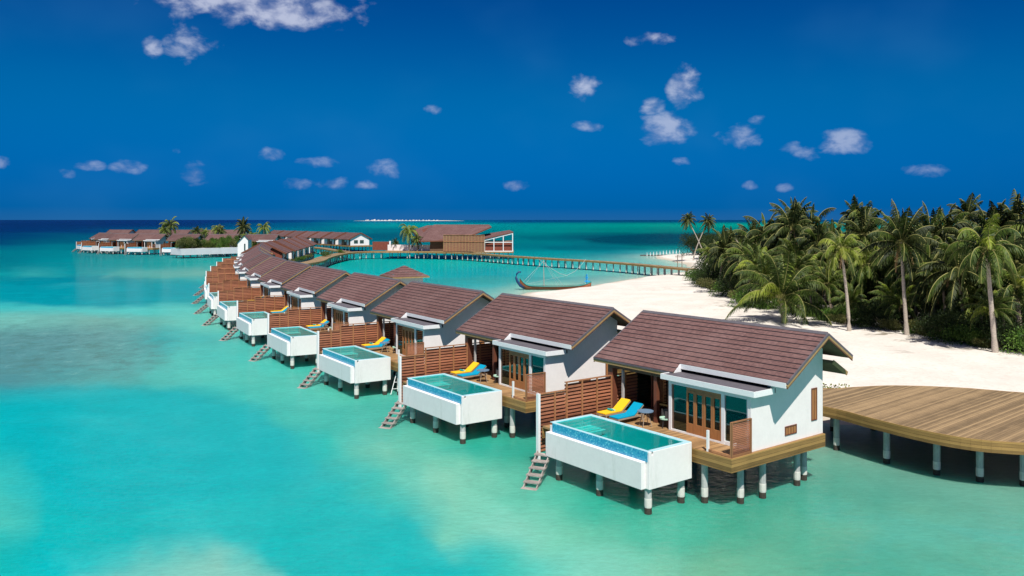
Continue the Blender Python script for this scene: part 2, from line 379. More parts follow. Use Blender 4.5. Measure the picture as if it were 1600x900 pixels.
o=bpy.data.objects.new('beach',me); COL.objects.link(o); tag(o,kind='structure')

# ------------------------------------------------------------ sea with its seabed colours
A="""346:0 8,40,95|200 8,34,92|400 8,45,105|500 0,70,120|600 0,115,140|700 0,105,130|800 0,70,118|1000 0,70,105|1300 0,68,108|1600 0,66,105
352:0 6,32,86|300 6,36,90|430 0,80,115|500 0,105,128|600 0,150,145|700 0,155,148|800 0,140,135|1000 0,150,125|1150 0,158,128|1600 0,150,125
360:0 4,34,88|120 4,45,94|300 0,85,110|430 0,110,125|560 0,118,122|650 0,105,112|820 0,140,130|950 0,130,112|1150 0,125,105|1600 0,120,105
370:0 0,55,96|100 0,82,104|300 0,100,115|600 0,98,108|850 0,118,115|900 0,85,90|950 0,80,85|1000 0,70,75|1060 0,80,82|1150 0,95,88|1600 0,95,88
378:0 0,62,96|60 0,88,105|850 0,125,120|900 0,112,112|950 0,85,90|1020 0,88,90|1080 0,105,95
386:0 0,100,118|100 0,120,125|850 0,118,120|900 0,112,115|950 0,120,118|1000 0,120,110|1060 0,130,120
395:0 0,118,125|100 0,130,132|300 0,140,140|850 0,150,145|950 0,140,140|1050 70,175,165
410:0 0,122,128|150 0,150,148|300 0,165,155|600 0,175,160|700 0,180,165|850 20,175,165|1000 110,190,175
430:0 15,155,152|60 50,165,158|130 0,150,150|220 60,168,158|300 120,185,165|550 0,180,170|700 0,172,168|780 0,165,165|870 80,190,175
437:0 0,140,145|100 0,140,148|220 10,150,150|300 40,165,158
450:0 0,138,148|150 0,150,155|300 0,165,165|700 0,170,168|770 20,175,170|830 120,195,170
472:0 0,160,165|150 0,158,163|240 0,162,165|320 40,175,165
483:0 70,200,188|120 90,205,190|220 85,205,190|330 100,200,180
500:0 130,205,182|150 125,185,165|240 110,190,170|300 110,205,182
530:0 105,160,150|100 112,165,155|200 108,172,162|270 60,180,172|330 85,195,180
560:0 88,148,145|100 105,165,155|200 95,178,165|300 90,200,180|420 70,200,180
590:0 70,150,150|100 75,165,155|200 80,180,165|330 90,205,182|450 80,198,175|560 50,190,165
615:0 0,165,165|100 0,172,170|220 10,180,175|300 10,178,172|400 70,198,178|500 85,200,172
640:0 0,180,175|200 0,185,180|350 15,186,176|450 70,193,172|560 60,190,168|700 0,165,140
700:0 20,188,182|60 0,185,185|200 0,185,185|400 0,185,180|500 40,192,175|620 115,202,172|750 20,182,152|900 0,155,125|1100 0,152,122|1300 10,145,120|1600 30,150,125
760:0 60,196,182|80 10,190,185|250 20,192,185|450 0,185,180|530 10,185,178|600 60,195,175|700 140,212,178|800 100,200,168|950 10,178,148|1200 0,165,135|1400 60,162,138|1600 88,172,146
830:0 80,200,178|60 10,188,180|180 0,186,180|300 40,195,188|450 5,186,180|620 0,185,178|700 120,208,178|800 138,217,188|900 110,200,165|1000 70,188,155|1150 55,172,138|1350 92,178,146|1600 92,178,150
895:0 20,188,175|100 0,190,185|250 120,205,185|330 150,205,180|450 60,195,180|600 0,186,180|720 0,188,180|790 60,198,178|900 132,217,188|1100 115,190,150|1300 70,170,138|1600 92,180,150"""
AN=[]
for ln in A.split('\n'):
    yy,rest=ln.split(':')
    for it in rest.split('|'):
        x_,c=it.split(' '); AN.append((float(x_),float(yy),*lin(*[int(t) for t in c.split(',')])))
AN=np.array(AN)
th=np.concatenate([np.linspace(-math.pi,-R(62),24)[:-1],np.linspace(-R(62),R(62),640),np.linspace(R(62),math.pi,24)[1:]])
dep=np.concatenate([np.array([2.0,12,20]),1/np.linspace(1/24.,1/45000.,520)])
TH,RR=np.meshgrid(th,dep,indexing='ij'); SX=RR*np.sin(TH); SY=RR*np.cos(TH)
yc=np.maximum(SY,RR*.35); PX=np.clip(800+F*SX/yc,-250,1850); PY=HZ+F*H/np.maximum(yc,14)
PY=np.minimum(PY,905)
def qq(y): return np.log(y-HZ+2.0)
wx=vnoise(PX/70,qq(PY)*7,11)*46+vnoise(PX/24,qq(PY)*20,12)*18; wy=vnoise(PX/85,qq(PY)*8,13)*.075+vnoise(PX/28,qq(PY)*24,14)*.03
qx=PX+wx; qy=qq(PY)+wy
num=np.zeros(PX.shape+(3,)); den=np.zeros(PX.shape)
ylev=np.unique(AN[:,1]); 
# interpolate along each traced row, then between rows
rows=[]
for yv in ylev:
    r_=AN[AN[:,1]==yv]; r_=r_[np.argsort(r_[:,0])]
    rows.append(np.stack([np.interp(qx,r_[:,0],r_[:,2+c]) for c in range(3)],-1))
rows=np.array(rows); ql=qq(ylev)
pos=np.interp(qy,ql,np.arange(len(ql))); i0=np.clip(np.floor(pos).astype(int),0,len(ql)-2); fr=pos-i0; fr=fr*fr*(3-2*fr)
I,J=np.indices(PX.shape); COLR=rows[i0,I,J]*(1-fr[...,None])+rows[i0+1,I,J]*fr[...,None]
def psd(poly,x,y):
    Q=np.array(poly,float); d=np.full(x.shape,1e9); ins=np.zeros(x.shape,bool)
    for i in range(len(Q)):
        a=Q[i]; b=Q[(i+1)%len(Q)]; e=b-a; t=np.clip(((x-a[0])*e[0]+(y-a[1])*e[1])/(e@e),0,1)
        d=np.minimum(d,np.hypot(x-a[0]-t*e[0],y-a[1]-t*e[1])); c=((a[1]>y)!=(b[1]>y))
        ins^=c&(x<(b[0]-a[0])*(y-a[1])/(b[1]-a[1]+1e-9)+a[0])
    return np.where(ins,d,-d)
ex=PX+vnoise(PX/40,PY/22,31)*26+vnoise(PX/13,PY/7,32)*9; ey=PY+vnoise(PX/60,PY/16,33)*9+vnoise(PX/18,PY/6,34)*4
frontm=(np.abs(TH)<R(75))
for poly,c,sf,k in (([(-260,624),(60,617),(200,614),(300,611),(350,622),(405,640),(440,668),(480,705),(505,735),(430,762),(300,785),(150,805),(70,765),(35,700),(-260,700)],(0,184,183),13,.8),
    ([(430,905),(420,850),(455,800),(520,783),(580,789),(645,822),(700,862),(738,905)],(0,187,181),9,.85),
    ([(-260,474),(0,475),(120,477),(200,476),(280,471),(335,461),(335,444),(250,447),(100,441),(-260,441)],(0,158,163),4,.75),
    ([(-260,628),(-100,560),(0,520),(120,508),(250,540),(215,590),(100,607),(0,612)],(104,156,150),16,.5),
    ([(120,900),(250,888),(330,891),(440,893),(470,920),(120,920)],(135,210,190),8,.55),
    ([(180,425),(330,418),(350,433),(240,438),(170,433)],(105,180,162),4,.6)):
    d_=psd(poly,ex,ey); m_=1/(1+np.exp(-d_/sf*2.2))*k*frontm
    COLR=COLR*(1-m_[...,None])+np.array(lin(*c))*m_[...,None]
for poly,c,sf,k in (([(905,373),(960,369),(1040,364),(1130,366),(1180,372),(1130,383),(1000,384),(930,379)],(0,60,66),2.2,.75),([(812,371),(880,368),(925,371),(900,377),(840,376)],(0,92,98),1.8,.6),([(850,386),(930,383),(1010,389),(940,392),(870,391)],(0,98,104),1.8,.6),([(560,365),(640,362),(700,366),(700,372),(600,376),(545,371)],(0,84,96),2,.6)):
    d_=psd(poly,PX+(ex-PX)*.7,PY+(ey-PY)*.12); m_=1/(1+np.exp(-d_/sf*2.2))*k*frontm
    COLR=COLR*(1-m_[...,None])+np.array(lin(*c))*m_[...,None]
REEF=np.exp(-(((ex-70)/210)**2+((ey-548)/48)**2)**1.5)*frontm
GAIN=.68
COLR=COLR*GAIN*np.array([.93,1.0,1.07])
s_=shore_d(SX,SY); near_sh=np.exp(-np.maximum(-s_,0)/7.0)*(s_<6)*(RR<330)
sandc=np.array([.42,.50,.40]); COLR=COLR*(1-near_sh[...,None]*.75)+sandc*near_sh[...,None]*.75
NEAR=np.clip((PY-395)/60,0,1)*.9*(1-near_sh)
vs=np.stack([SX,SY,np.zeros_like(SX)],-1).reshape(-1,3); n1,n2=SX.shape
ii=np.arange(n1*n2).reshape(n1,n2)
qd=np.stack([ii[:-1,:-1],ii[:-1,1:],ii[1:,1:],ii[1:,:-1]],-1).reshape(-1,4)
me=bpy.data.meshes.new('water'); me.from_pydata(vs.tolist()+[(0,0,0)],[],qd.tolist()+[(n1*n2,int(ii[k,0]),int(ii[k+1,0])) for k in range(n1-1)])
me.flip_normals() if me.polygons[0].normal.z<0 else None
a=me.attributes.new('seabed','FLOAT_COLOR','POINT'); cc=np.ones((n1*n2+1,4)); cc[:-1,:3]=np.clip(COLR.reshape(-1,3),0,1); cc[-1,:3]=(.02,.4,.38); a.data.foreach_set('color',cc.ravel())
a=me.attributes.new('reef','FLOAT','POINT'); a.data.foreach_set('value',np.append(REEF.ravel(),0))
a=me.attributes.new('near','FLOAT','POINT'); a.data.foreach_set('value',np.append(NEAR.ravel(),.9))
me.materials.append(MAT['sea']); o=bpy.data.objects.new('water',me); COL.objects.link(o); tag(o,kind='structure')

# ------------------------------------------------------------ parts shared by the villas
def pile_part(parent,x,y,ztop,r=.145,n=12,sleeve=True,name='pile'):
    b=MB(); b.tube([(x,y,-1.2),(x,y,.26)],r*1.04,'pile_growth',n)
    if sleeve: b.tube([(x,y,.262),(x,y,.33),(x,y,.60),(x,y,.64)],[r*1.03,r*1.07,r*1.07,r*1.02],'pile_sleeve',n)
    b.tube([(x,y,.3),(x,y,ztop)],r,'concrete',n); return b.build(name,parent,smooth=False)

def courses(b,u0,u1,v0,z0,v1,z1,rows_,thk=.05,flip=False):
    """shingle courses from the eave (v0,z0) up to the ridge (v1,z1)"""
    L=math.hypot(v1-v0,z1-z0); dv=(v1-v0)/L; dz=(z1-z0)/L; nv,nz=(-dz,dv) if dv>0 else (dz,-dv)
    for k in range(rows_):
        a=L*k/rows_; c=L*(k+1)/rows_
        p=[(v0+dv*a+nv*thk,z0+dz*a+nz*thk),(v0+dv*c+nv*.012,z0+dz*c+nz*.012)]
        q=(v0+dv*a,z0+dz*a)
        f=[(u0,p[0][0],p[0][1]),(u1,p[0][0],p[0][1]),(u1,p[1][0],p[1][1]),(u0,p[1][0],p[1][1])]
        uv=[(u0,k*.333+.004),(u1,k*.333+.004),(u1,(k+1)*.333-.004),(u0,(k+1)*.333-.004)]
        if dv<0: f=f[::-1]; uv=uv[::-1]
        b.sheet(f,'roof_shingle',uv)
        e=[(u0,q[0],q[1]),(u1,q[0],q[1]),(u1,p[0][0],p[0][1]),(u0,p[0][0],p[0][1])]
        b.sheet(e if dv>0 else e[::-1],'grey_membrane')
def slats(b,x0,x1,y0,y1,z0,z1,step=.172,h=.098,t=.022,m='slat_wood'):
    """horizontal slats, running along x if y0==y1, else along y"""
    z=z0; i=0; sg=-1
    if m=='slat_wood' and step>.1:      # second layer of slats on the other face, staggered
        zz=z0-step*.5
        while zz+h<=z1:
            if x1-x0>y1-y0: s_=b.box(x0,x1,y0-.075,y0-.055,max(zz,z0-.06),zz+h,'slat_post')
            else: b.box(x0-.075,x0-.055,y0,y1,max(zz,z0-.06),zz+h,'brown_post')
            zz+=step
    while z+h<=z1+.001:
        if x1-x0>y1-y0: b.box(x0,x1,y0-t/2,y0+t/2,z,z+h,m)
        else: b.box(x0-t/2,x0+t/2,y0,y1,z,z+h,m)
        z+=step

RU0,RU1=-8.1,2.99; RV,RZ=8.50,7.0; SL=(RZ-4.85)/(RV-4.93)
def zf(v): return RZ-(RV-v)*SL
def zb(v): return RZ-(v-RV)*SL
def make_villa():
    root=empty('overwater_villa')
    # roof
    b=MB(); cut=-2.72
    nleft=13
    courses(b,RU0,cut,4.93,4.85,RV,RZ,nleft); 
    # right part is cut shorter over the lower roof: same courses, 10 rows
    VC=4.93+(RV-4.93)*2/13; courses(b,cut+.002,RU1,VC,zf(VC),RV,RZ,11)
    courses(b,RU0,RU1,10.37,zb(10.37),RV,RZ,6)
    T=.13
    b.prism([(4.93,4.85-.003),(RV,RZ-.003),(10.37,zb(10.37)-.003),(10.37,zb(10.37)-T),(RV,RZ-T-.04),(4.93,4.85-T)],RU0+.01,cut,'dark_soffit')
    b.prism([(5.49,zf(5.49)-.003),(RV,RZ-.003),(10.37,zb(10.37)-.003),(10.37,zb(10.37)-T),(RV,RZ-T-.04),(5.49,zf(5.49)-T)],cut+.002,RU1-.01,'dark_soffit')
    roof=b.build('roof',root)
    rc=MB(); rc.add([(RU0,RV-.12,RZ-.02),(RU1,RV-.12,RZ-.02),(RU1,RV,RZ+.09),(RU0,RV,RZ+.09),(RU1,RV+.12,RZ-.02),(RU0,RV+.12,RZ-.02)],[(0,1,2,3),(3,2,4,5),(0,3,5),(1,4,2)],'grey_membrane'); rc.build('ridge_cap',roof)
    for uu in (RU0-.03,RU1+.03):
        rb=MB()
        for (va,za,vb,zb_) in ((5.47 if uu>0 else 4.90,zf(5.47 if uu>0 else 4.90),RV,RZ),(10.40,zb(10.40),RV,RZ)):
            for off,hh,mm,tk in ((-.05,.10,'grey_membrane',.060),(-.155,.10,'rake_gold',.055),(-.235,.05,'brown_post',.04)):
                a=Vector((uu,va,za+off+.04)); c=Vector((uu,vb,zb_+off+.04)); rb.beam(a,c,tk,hh,mm)
        rb.build('rake_board',roof)
    eb=MB(); eb.box(RU0,cut,4.88,4.926,4.66,4.84,'rake_gold'); eb.box(RU0-.02,cut,4.85,4.88,4.80,4.88,'grey_membrane'); eb.build('eave_board',roof)
    eb=MB(); eb.box(cut+.02,RU1,5.42,5.485,zf(5.49)-.20,zf(5.49)+.02,'white_paint'); eb.prism([(4.95,4.845),(5.485,4.845),(5.485,zf(5.49)+.02),(5.42,zf(5.49)+.02)],cut-.03,cut+.018,'white_paint'); eb.build('gutter',roof)
    # lower flat roof over the bedroom front
    b=MB(); b.box(-2.89,2.24,4.32,5.80,4.64,4.835,'grey_membrane'); lr=b.build('lower_roof',root)
    b=MB(); b.box(-2.92,2.27,4.27,4.318,4.63,4.865,'white_paint'); b.box(-2.94,-2.892,4.32,5.6,4.63,4.865,'white_paint'); b.box(2.242,2.29,4.32,5.66,4.62,4.862,'white_paint'); b.build('roof_trim',lr)
    # gable wall with the two small wooden shutters
    WU=1.97
    b=MB(); prof=[(4.47,2.275),(9.72,2.275),(9.72,zb(9.72)-.14),(RV,RZ-.19),(5.84,zf(5.84)-.16),(5.84,4.63),(4.47,4.63)]
    b.prism(prof,WU-.16,WU,'white_plaster'); gw=b.build('gable_wall',root)
    def shutter(v0,v1_,z0,z1,vert):
        b=MB(); b.box(WU-.02,WU+.012,v0,v1_,z0,z1,'door_wood')
        for a_,c_,d_,e_ in ((v0-.03,v0+.02,z0-.03,z1+.03),(v1_-.02,v1_+.03,z0-.03,z1+.03),(v0+.021,v1_-.021,z0-.03,z0+.02),(v0+.021,v1_-.021,z1-.02,z1+.03)): b.box(WU-.01,WU+.03,a_,c_,d_,e_,'brown_post')
        n=3 if not vert else 1
        for k in range(1,n+1):
            vv=v0+(v1_-v0)*k/(n+1); b.box(WU,WU+.022,vv-.015,vv+.015,z0+.021,z1-.021,'brown_post')
        b.build('shutter',gw)
    shutter(8.84,9.22,2.98,4.38,True); shutter(6.86,7.66,2.62,2.96,False)
    # other gable wall, rear wall, inner walls
    b=MB(); b.prism([(7.4,2.275),(9.72,2.275),(9.72,zb(9.72)-.14),(RV,RZ-.19),(7.4,zf(7.4)-.16)],-7.25,-7.1,'white_plaster')
    b.prism([(5.35,4.3),(7.4,4.3),(7.4,zf(7.4)-.16),(5.35,zf(5.35)-.16)],-7.24,-7.11,'brown_post'); b.build('far_gable_wall',root)
    b=MB(); b.box(-7.1,WU-.161,9.57,9.715,2.275,zb(9.72)-.15,'white_plaster')
    b.box(-4.9,-3.9,9.72,9.76,2.28,4.4,'door_wood'); b.box(-2.2,-1.2,9.72,9.76,3.0,4.4,'brown_post'); b.build('rear_wall',root)
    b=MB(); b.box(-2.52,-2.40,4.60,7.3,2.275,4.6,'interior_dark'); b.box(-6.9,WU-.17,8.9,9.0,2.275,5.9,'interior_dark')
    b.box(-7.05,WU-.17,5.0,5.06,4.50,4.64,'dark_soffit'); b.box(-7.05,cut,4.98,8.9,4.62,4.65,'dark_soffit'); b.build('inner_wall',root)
    # bedroom glass front: white frame, two fixed panes, four-leaf wooden door
    V=4.62
    fr=MB()
    for (a_,c_) in ((-2.66,-2.50),(.36,.54),(1.70,1.968-.162)): fr.box(a_,c_,V-.07,V+.07,2.275,4.635,'white_paint')
    fr.box(-2.499,.359,V-.06,V+.06,4.42,4.63,'white_paint'); fr.box(.541,1.699,V-.06,V+.06,4.42,4.63,'white_paint')
    fr.box(-2.499,.359,V-.06,V+.06,2.275,2.36,'white_paint'); fr.box(.541,1.699,V-.06,V+.06,2.275,2.44,'white_paint')
    fo=fr.build('window_wall',root)
    for (a_,c_,z0) in ((-2.499,-1.62,2.361),(.541,1.699,2.441)): MB().box(a_,c_,V-.008,V+.008,z0,4.419,'tinted_glass').build('pane',fo)
    fd=MB(); x0,x1=-1.62,.358; wd=(x1-x0)/4
    fd.box(x0,x1,V-.03,V+.05,4.28,4.418,'door_wood')
    for k in range(4):
        a_=x0+k*wd; fd.box(a_+.005,a_+.085,V-.05,V+.03,2.362,4.279,'door_wood'); fd.box(a_+wd-.085,a_+wd-.005,V-.05,V+.03,2.362,4.279,'door_wood')
        fd.box(a_+.086,a_+wd-.086,V-.045,V+.025,2.362,2.80,'door_wood'); fd.box(a_+.086,a_+wd-.086,V-.045,V+.025,4.17,4.278,'door_wood')
    fdo=fd.build('folding_door',fo)
    MB().box(x0+.05,x1-.05,V-.006,V+.006,2.80,4.17,'tinted_glass').build('pane',fdo)
    # bedroom inside: bed and curtain
    b=MB(); b.box(-1.4,.6,6.3,8.3,2.28,2.75,'interior_dark'); b.box(-1.35,.55,6.35,8.25,2.75,2.92,'white_paint'); b.box(-1.3,.5,6.4,6.9,2.925,2.95,'blue_cloth'); b.build('bed',root)
    b=MB()
    for k in range(7): b.box(-2.36+k*.09,-2.27+k*.09,4.80+.03*(k%2),4.84+.03*(k%2),2.3,4.4,'curtain')
    b.build('curtain',fo); b=MB()
    for k in range(5): b.box(1.25+k*.09,1.34+k*.09,4.80+.03*(k%2),4.84+.03*(k%2),2.3,4.4,'curtain')
    b.build('curtain',fo)
    # porch sliding doors at the back of the terrace
    V2=6.9; b=MB()
    for a_ in (-7.06,-5.95,-4.8,-3.66,-2.60): b.box(a_,a_+.09,V2-.05,V2+.05,2.275,4.615,'brown_post')
    b.box(-7.06,-2.51,V2-.045,V2+.045,4.50,4.612,'brown_post'); b.box(-7.06,-2.51,V2-.045,V2+.045,2.275,2.37,'brown_post'); sd=b.build('sliding_door',root)
    MB().box(-6.97,-2.6,V2-.006,V2+.006,2.37,4.5,'tinted_glass').build('pane',sd)
    b=MB()
    for k in range(11): b.box(-6.9+k*.1,-6.84+k*.1,V2+.14+.03*(k%2),V2+.18+.03*(k%2),2.3,4.5,'curtain')
    b.build('curtain',sd)
    for (x,y,mm,wd) in ((-7.05,5.2,'brown_post',.17),(-6.35,5.25,'concrete',.055),(-3.95,5.12,'brown_post',.10),(-2.75,4.75,'brown_post',.08)):
        MB().box(x-wd,x+wd,y-wd,y+wd,2.275,4.70 if y<5 else 4.95,mm).build('porch_post',root)
    # deck
    b=MB(); b.box(-6.74,2.04,3.10,9.70,2.17,2.27,'deck_boards'); b.box(-6.74,-6.14,.35,3.098,2.17,2.268,'deck_boards'); dk=b.build('deck',root)
    b=MB(); b.box(-6.7,2.04,3.055,3.098,1.68,2.255,'fascia_boards'); b.box(2.042,2.09,3.055,9.74,1.68,2.255,'fascia_boards'); b.box(-6.79,-6.742,.35,9.74,1.68,2.165,'fascia_boards')
    b.box(-6.74,2.04,9.702,9.745,1.68,2.255,'fascia_boards'); b.build('edge_beam',dk)
    b=MB(); 
    for yy in (3.5,5.0,6.6,8.2,9.4): b.box(-6.7,2.0,yy-.08,yy+.08,1.85,2.165,'dark_soffit')
    b.build('joist',dk)
    for (x,y) in ((1.42,4.5),(.45,3.35),(1.58,5.8),(1.47,8.47),(1.2,9.4),(-1.6,4.4),(-1.6,8.6),(-4.6,4.4),(-4.6,8.6),(-6.3,6.2)): pile_part(root,x,y,1.84)
    # pool
    po=empty('plunge_pool'); po.parent=root
    b=MB(); z0,z1=1.06,2.59
    b.box(-6.10,.20,.262,.50,z0,2.45,'pool_plaster'); b.box(-6.10,.20,2.62,2.83,z0,z1-.01,'pool_plaster'); b.box(-6.10,-5.88,.502,2.618,z0,z1-.01,'pool_plaster'); b.box(-.02,.20,.502,2.618,z0,z1-.01,'pool_plaster')
    b.box(-5.88,-.02,.502,2.618,z0,1.2,'pool_plaster')
    b.box(-6.10,0,0,.26,z0,2.17,'pool_plaster'); b.box(.10,.198,.262,.40,2.45,2.588,'pool_plaster')
    b.build('shell',po,bevel=.012)
    b=MB(); b.box(-5.90,.10,.235,.262,2.165,2.575,'mosaic_tile'); b.build('mosaic_band',po)
    b=MB(); b.box(-5.90,.10,.24,.40,2.575,2.592,'pool_rim'); b.box(-6.08,-5.88,.25,2.83,2.582,2.600,'pool_rim'); b.box(-.02,.18,.42,2.83,2.582,2.600,'pool_rim'); b.box(-5.88,-.02,2.64,2.83,2.582,2.600,'pool_rim'); b.build('rim',po)
    b=MB(); b.sheet([(-5.88,.401,1.5),(-.02,.401,1.5),(-.02,2.619,1.5),(-5.88,2.619,1.5)],'basin_tile')
    b.box(-5.879,-.021,.40,.42,1.5,2.57,'basin_tile'); b.box(-5.879,-.021,2.60,2.6195,1.5,2.58,'basin_tile'); b.box(-5.8795,-5.86,.42,2.60,1.5,2.58,'basin_tile'); b.box(-.04,-.0205,.42,2.60,1.5,2.58,'basin_tile')
    b.box(-5.86,-5.1,1.3,2.6,1.5,2.15,'basin_tile'); b.box(-5.1,-4.7,1.3,2.6,1.5,1.85,'basin_tile')
    for k in range(4): b.box(-5.8+k*.3,-5.62+k*.3,1.35,2.5,2.153-.09*k*0,2.175,'basin_step')
    b.build('basin',po)
    MB().sheet([(-5.86,.405,2.560),(-.04,.405,2.560),(-.04,2.6,2.560),(-5.86,2.6,2.560)],'pool_water').build('pool_water',po)
    for (x,y) in ((-.05,.45),(-.15,2.55),(-2.9,.42),(-5.6,.40),(-3.0,2.5),(-5.6,2.5)): pile_part(po,x,y,1.06,.15)
    # privacy screen on the left side
    ps=MB(); U=-6.96
    slats(ps,U,U,.34,1.95,1.0,3.68); slats(ps,U,U,1.95,9.0,1.22,4.04)
    so_=ps.build('privacy_screen',root)
    pp=MB()
    for v_ in (1.25,2.0,3.0,4.0,5.0,6.0,7.0,8.0,8.95): pp.box(U+.013,U+.065,v_-.04,v_+.04,1.2,3.70 if v_<1.9 else 4.07,'slat_post')
    pp.box(U-.09,U+.06,.32,1.955,3.70,3.74,'slat_post'); pp.box(U-.09,U+.06,1.96,9.0,4.07,4.11,'slat_post'); pp.build('screen_post',so_)
    MB().box(U-.07,U+.10,.18,.31,.62,3.76,'white_paint').build('end_post',so_)
    # small louvred screen and low rail at the right front of the terrace
    ss=MB(); slats(ss,2.0,2.0,3.24,4.44,2.38,3.66,.075,.052,.018)
    s2=ss.build('side_screen',root)
    pp=MB(); 
    for v_ in (3.16,4.40): pp.box(1.955,2.045,v_-.035,v_+.045,2.27,3.72,'slat_post')
    pp.box(1.96,2.04,3.21,4.36,3.67,3.72,'slat_post'); pp.box(1.96,2.04,3.21,4.36,2.28,2.36,'slat_post'); pp.build('screen_frame',s2)
    rl=MB(); rl.box(.74,.83,3.12,3.21,2.27,3.16,'white_paint'); rl.box(.84,1.95,3.13,3.19,2.29,2.38,'slat_post'); rl.box(.84,1.95,3.15,3.18,3.06,3.10,'slat_post') if False else None
    rl.build('low_rail',root)
    # stairs down into the water
    st=MB(); a0=Vector((-6.42,.18,1.08)); a1=Vector((-5.35,-1.62,-.22)); d=(a1-a0); hd=Vector((d.x,d.y,0)).normalized(); sd_=Vector((-hd.y,hd.x,0))
    for s in (-1,1): st.beam(a0+sd_*.31*s,a1+sd_*.31*s,.05,.24,'steps_wood')
    for k in range(6):
        p=a0+d*((k+.55)/6)+Vector((0,0,.10)); M=Matrix.Translation(p)@Matrix.Rotation(math.atan2(hd.y,hd.x),4,'Z'); st.box(-.16,.16,-.38,.38,-.028,.028,'steps_wood',M)
    st.build('swim_stairs',root)
    # rear entrance canopy and gangway
    b=MB(); courses(b,-1.8,2.45,10.85,5.0,9.74,5.63,4); b.prism([(9.74,5.625),(10.85,4.995),(10.85,4.88),(9.74,5.50)],-1.8,2.44,'dark_soffit')
    b.beam((2.48,9.74,5.58),(2.48,10.88,4.93),.05,.18,'rake_gold'); b.build('entrance_canopy',root)
    b=MB(); b.box(-5.2,-3.2,9.75,14.4,2.13,2.262,'deck_boards'); b.box(-5.25,-5.202,9.75,14.4,1.85,2.25,'fascia_boards'); b.box(-3.198,-3.15,9.75,14.4,1.85,2.25,'fascia_boards'); b.build('gangway',root)
    return root

# mirrored villas seen from their landward side
def make_back_villa():
    root=empty('overwater_villa'); b=MB(); E0,E1=1.0,10.6; rv,rz,ez=5.6,7.0,4.55
    courses(b,-6.2,6.2,E0,ez+.1,rv,rz,9); courses(b,-6.2,6.2,E1,ez,rv,rz,10)
    b.prism([(E0,ez+.095),(rv,rz-.004),(E1,ez-.004),(E1,ez-.16),(rv,rz-.18),(E0,ez-.06)],-6.19,6.19,'dark_soffit'); ro=b.build('roof',root)
    for uu in (-6.25,6.25):
        b=MB(); b.beam((uu,E0,ez+.04),(uu,rv,rz-.0),.08,.36,'brown_post'); b.beam((uu,E1,ez-.06),(uu,rv,rz-.0),.08,.36,'brown_post'); b.build('rake_board',ro)
    b=MB(); b.prism([(2,2.3),(9.6,2.3),(9.6,4.95),(rv,6.8),(2,5.05)],5.6,5.75,'white_plaster'); gw=b.build('gable_wall',root); b=MB(); b.prism([(2,2.3),(9.6,2.3),(9.6,4.95),(rv,6.8),(2,5.05)],-5.75,-5.6,'white_plaster'); b.build('gable_wall',root)
    for v0 in (4.2,6.6): MB().box(5.74,5.78,v0,v0+1.6,3.0,4.3,'dark_glass').build('window',gw)
    b=MB(); b.box(-5.6,5.6,9.4,9.55,2.3,4.95,'interior_dark'); b.box(-5.6,-2.6,9.56,9.75,2.3,4.85,'white_plaster'); b.box(2.6,4.4,9.56,9.75,2.3,4.85,'white_plaster'); b.box(.4,1.6,9.56,9.66,3.6,4.85,'white_plaster'); rw=b.build('rear_wall',root)
    MB().box(-1.9,-.7,9.555,9.62,2.3,4.5,'door_wood').build('door',rw)
    b=MB(); b.box(-6,6,.8,10.2,2.1,2.27,'deck_boards'); b.box(-6.04,6.04,.75,.8,1.75,2.25,'fascia_boards'); b.box(-6.04,6.04,10.2,10.26,1.75,2.25,'fascia_boards'); b.box(6,6.05,.8,10.2,1.75,2.25,'fascia_boards'); b.build('deck',root)
    for x in (-5,-1.7,1.7,5):
        for y in (1.5,9.7): pile_part(root,x,y,2.08,.18,8,False)
    return root

proto=make_villa(); PT=tree_of(proto); projb=make_back_villa(); PB=tree_of(projb)
ORD=['nearest','second nearest','third nearest','fourth nearest','fifth nearest','sixth nearest','seventh nearest','eighth nearest','ninth nearest','tenth nearest','eleventh nearest','twelfth nearest','thirteenth nearest','fourteenth nearest','fifteenth nearest','sixteenth nearest','seventeenth nearest']
FR=[(5.229,33.398,-.925),(-2.977,43.989,-.959),(-10.785,55.121,-.996),(-18.054,66.212,-1.040),(-24.87,77.946,-1.068),(-31.111,89.384,-1.098)]
posts=[(-39.2,107.2),(-44.3,119.8),(-49.,132.7),(-53.5,147),(-57.8,162),(-61.9,177)]
tt=[-1.145,-1.19,-1.22,-1.255,-1.285,-1.32]
for (x,y),t in zip(posts,tt):
    c,s=math.cos(t),math.sin(t); FR.append((x+6.75*c+(-.4)*(-s)*1, y+6.75*s+(-.4)*c, t))
first=[True]
def villa(x,y,t,label,grp):
    if first[0]: o=proto; first[0]=False
    else: o=copy_tree(PT)
    o.location=(x,y,0); o.rotation_euler=(0,0,t); o['label']=label; o['category']='villa'; o['group']=grp; return o
firstb=[True]
def bvilla(x,y,t,label,grp,mirror=False):
    if firstb[0]: o=projb; firstb[0]=False
    else: o=copy_tree(PB)
    o.location=(x,y,0); o.rotation_euler=(0,0,t); o.scale=(-1 if mirror else 1,1,1); o['label']=label; o['category']='villa'; o['group']=grp; return o
LBL=['nearest villa at right with tall white gable, full view of its pool and boardwalk beside','second villa from the front with pale lilac pool box beside yellow and blue loungers','third villa from the front, small broken ladder hanging under its pool']
for i,(x,y,t) in enumerate(FR):
    villa(x,y,t,LBL[i] if i<3 else f'{ORD[i]} brown roofed villa to the camera in the curved front row of pools','villas of the curved front row')
fan=[(-55.8,188,-1.42),(-57.6,203,-1.43),(-59.6,217,-1.43),(-61.6,231,-1.43),(-63.5,245,-1.43)]
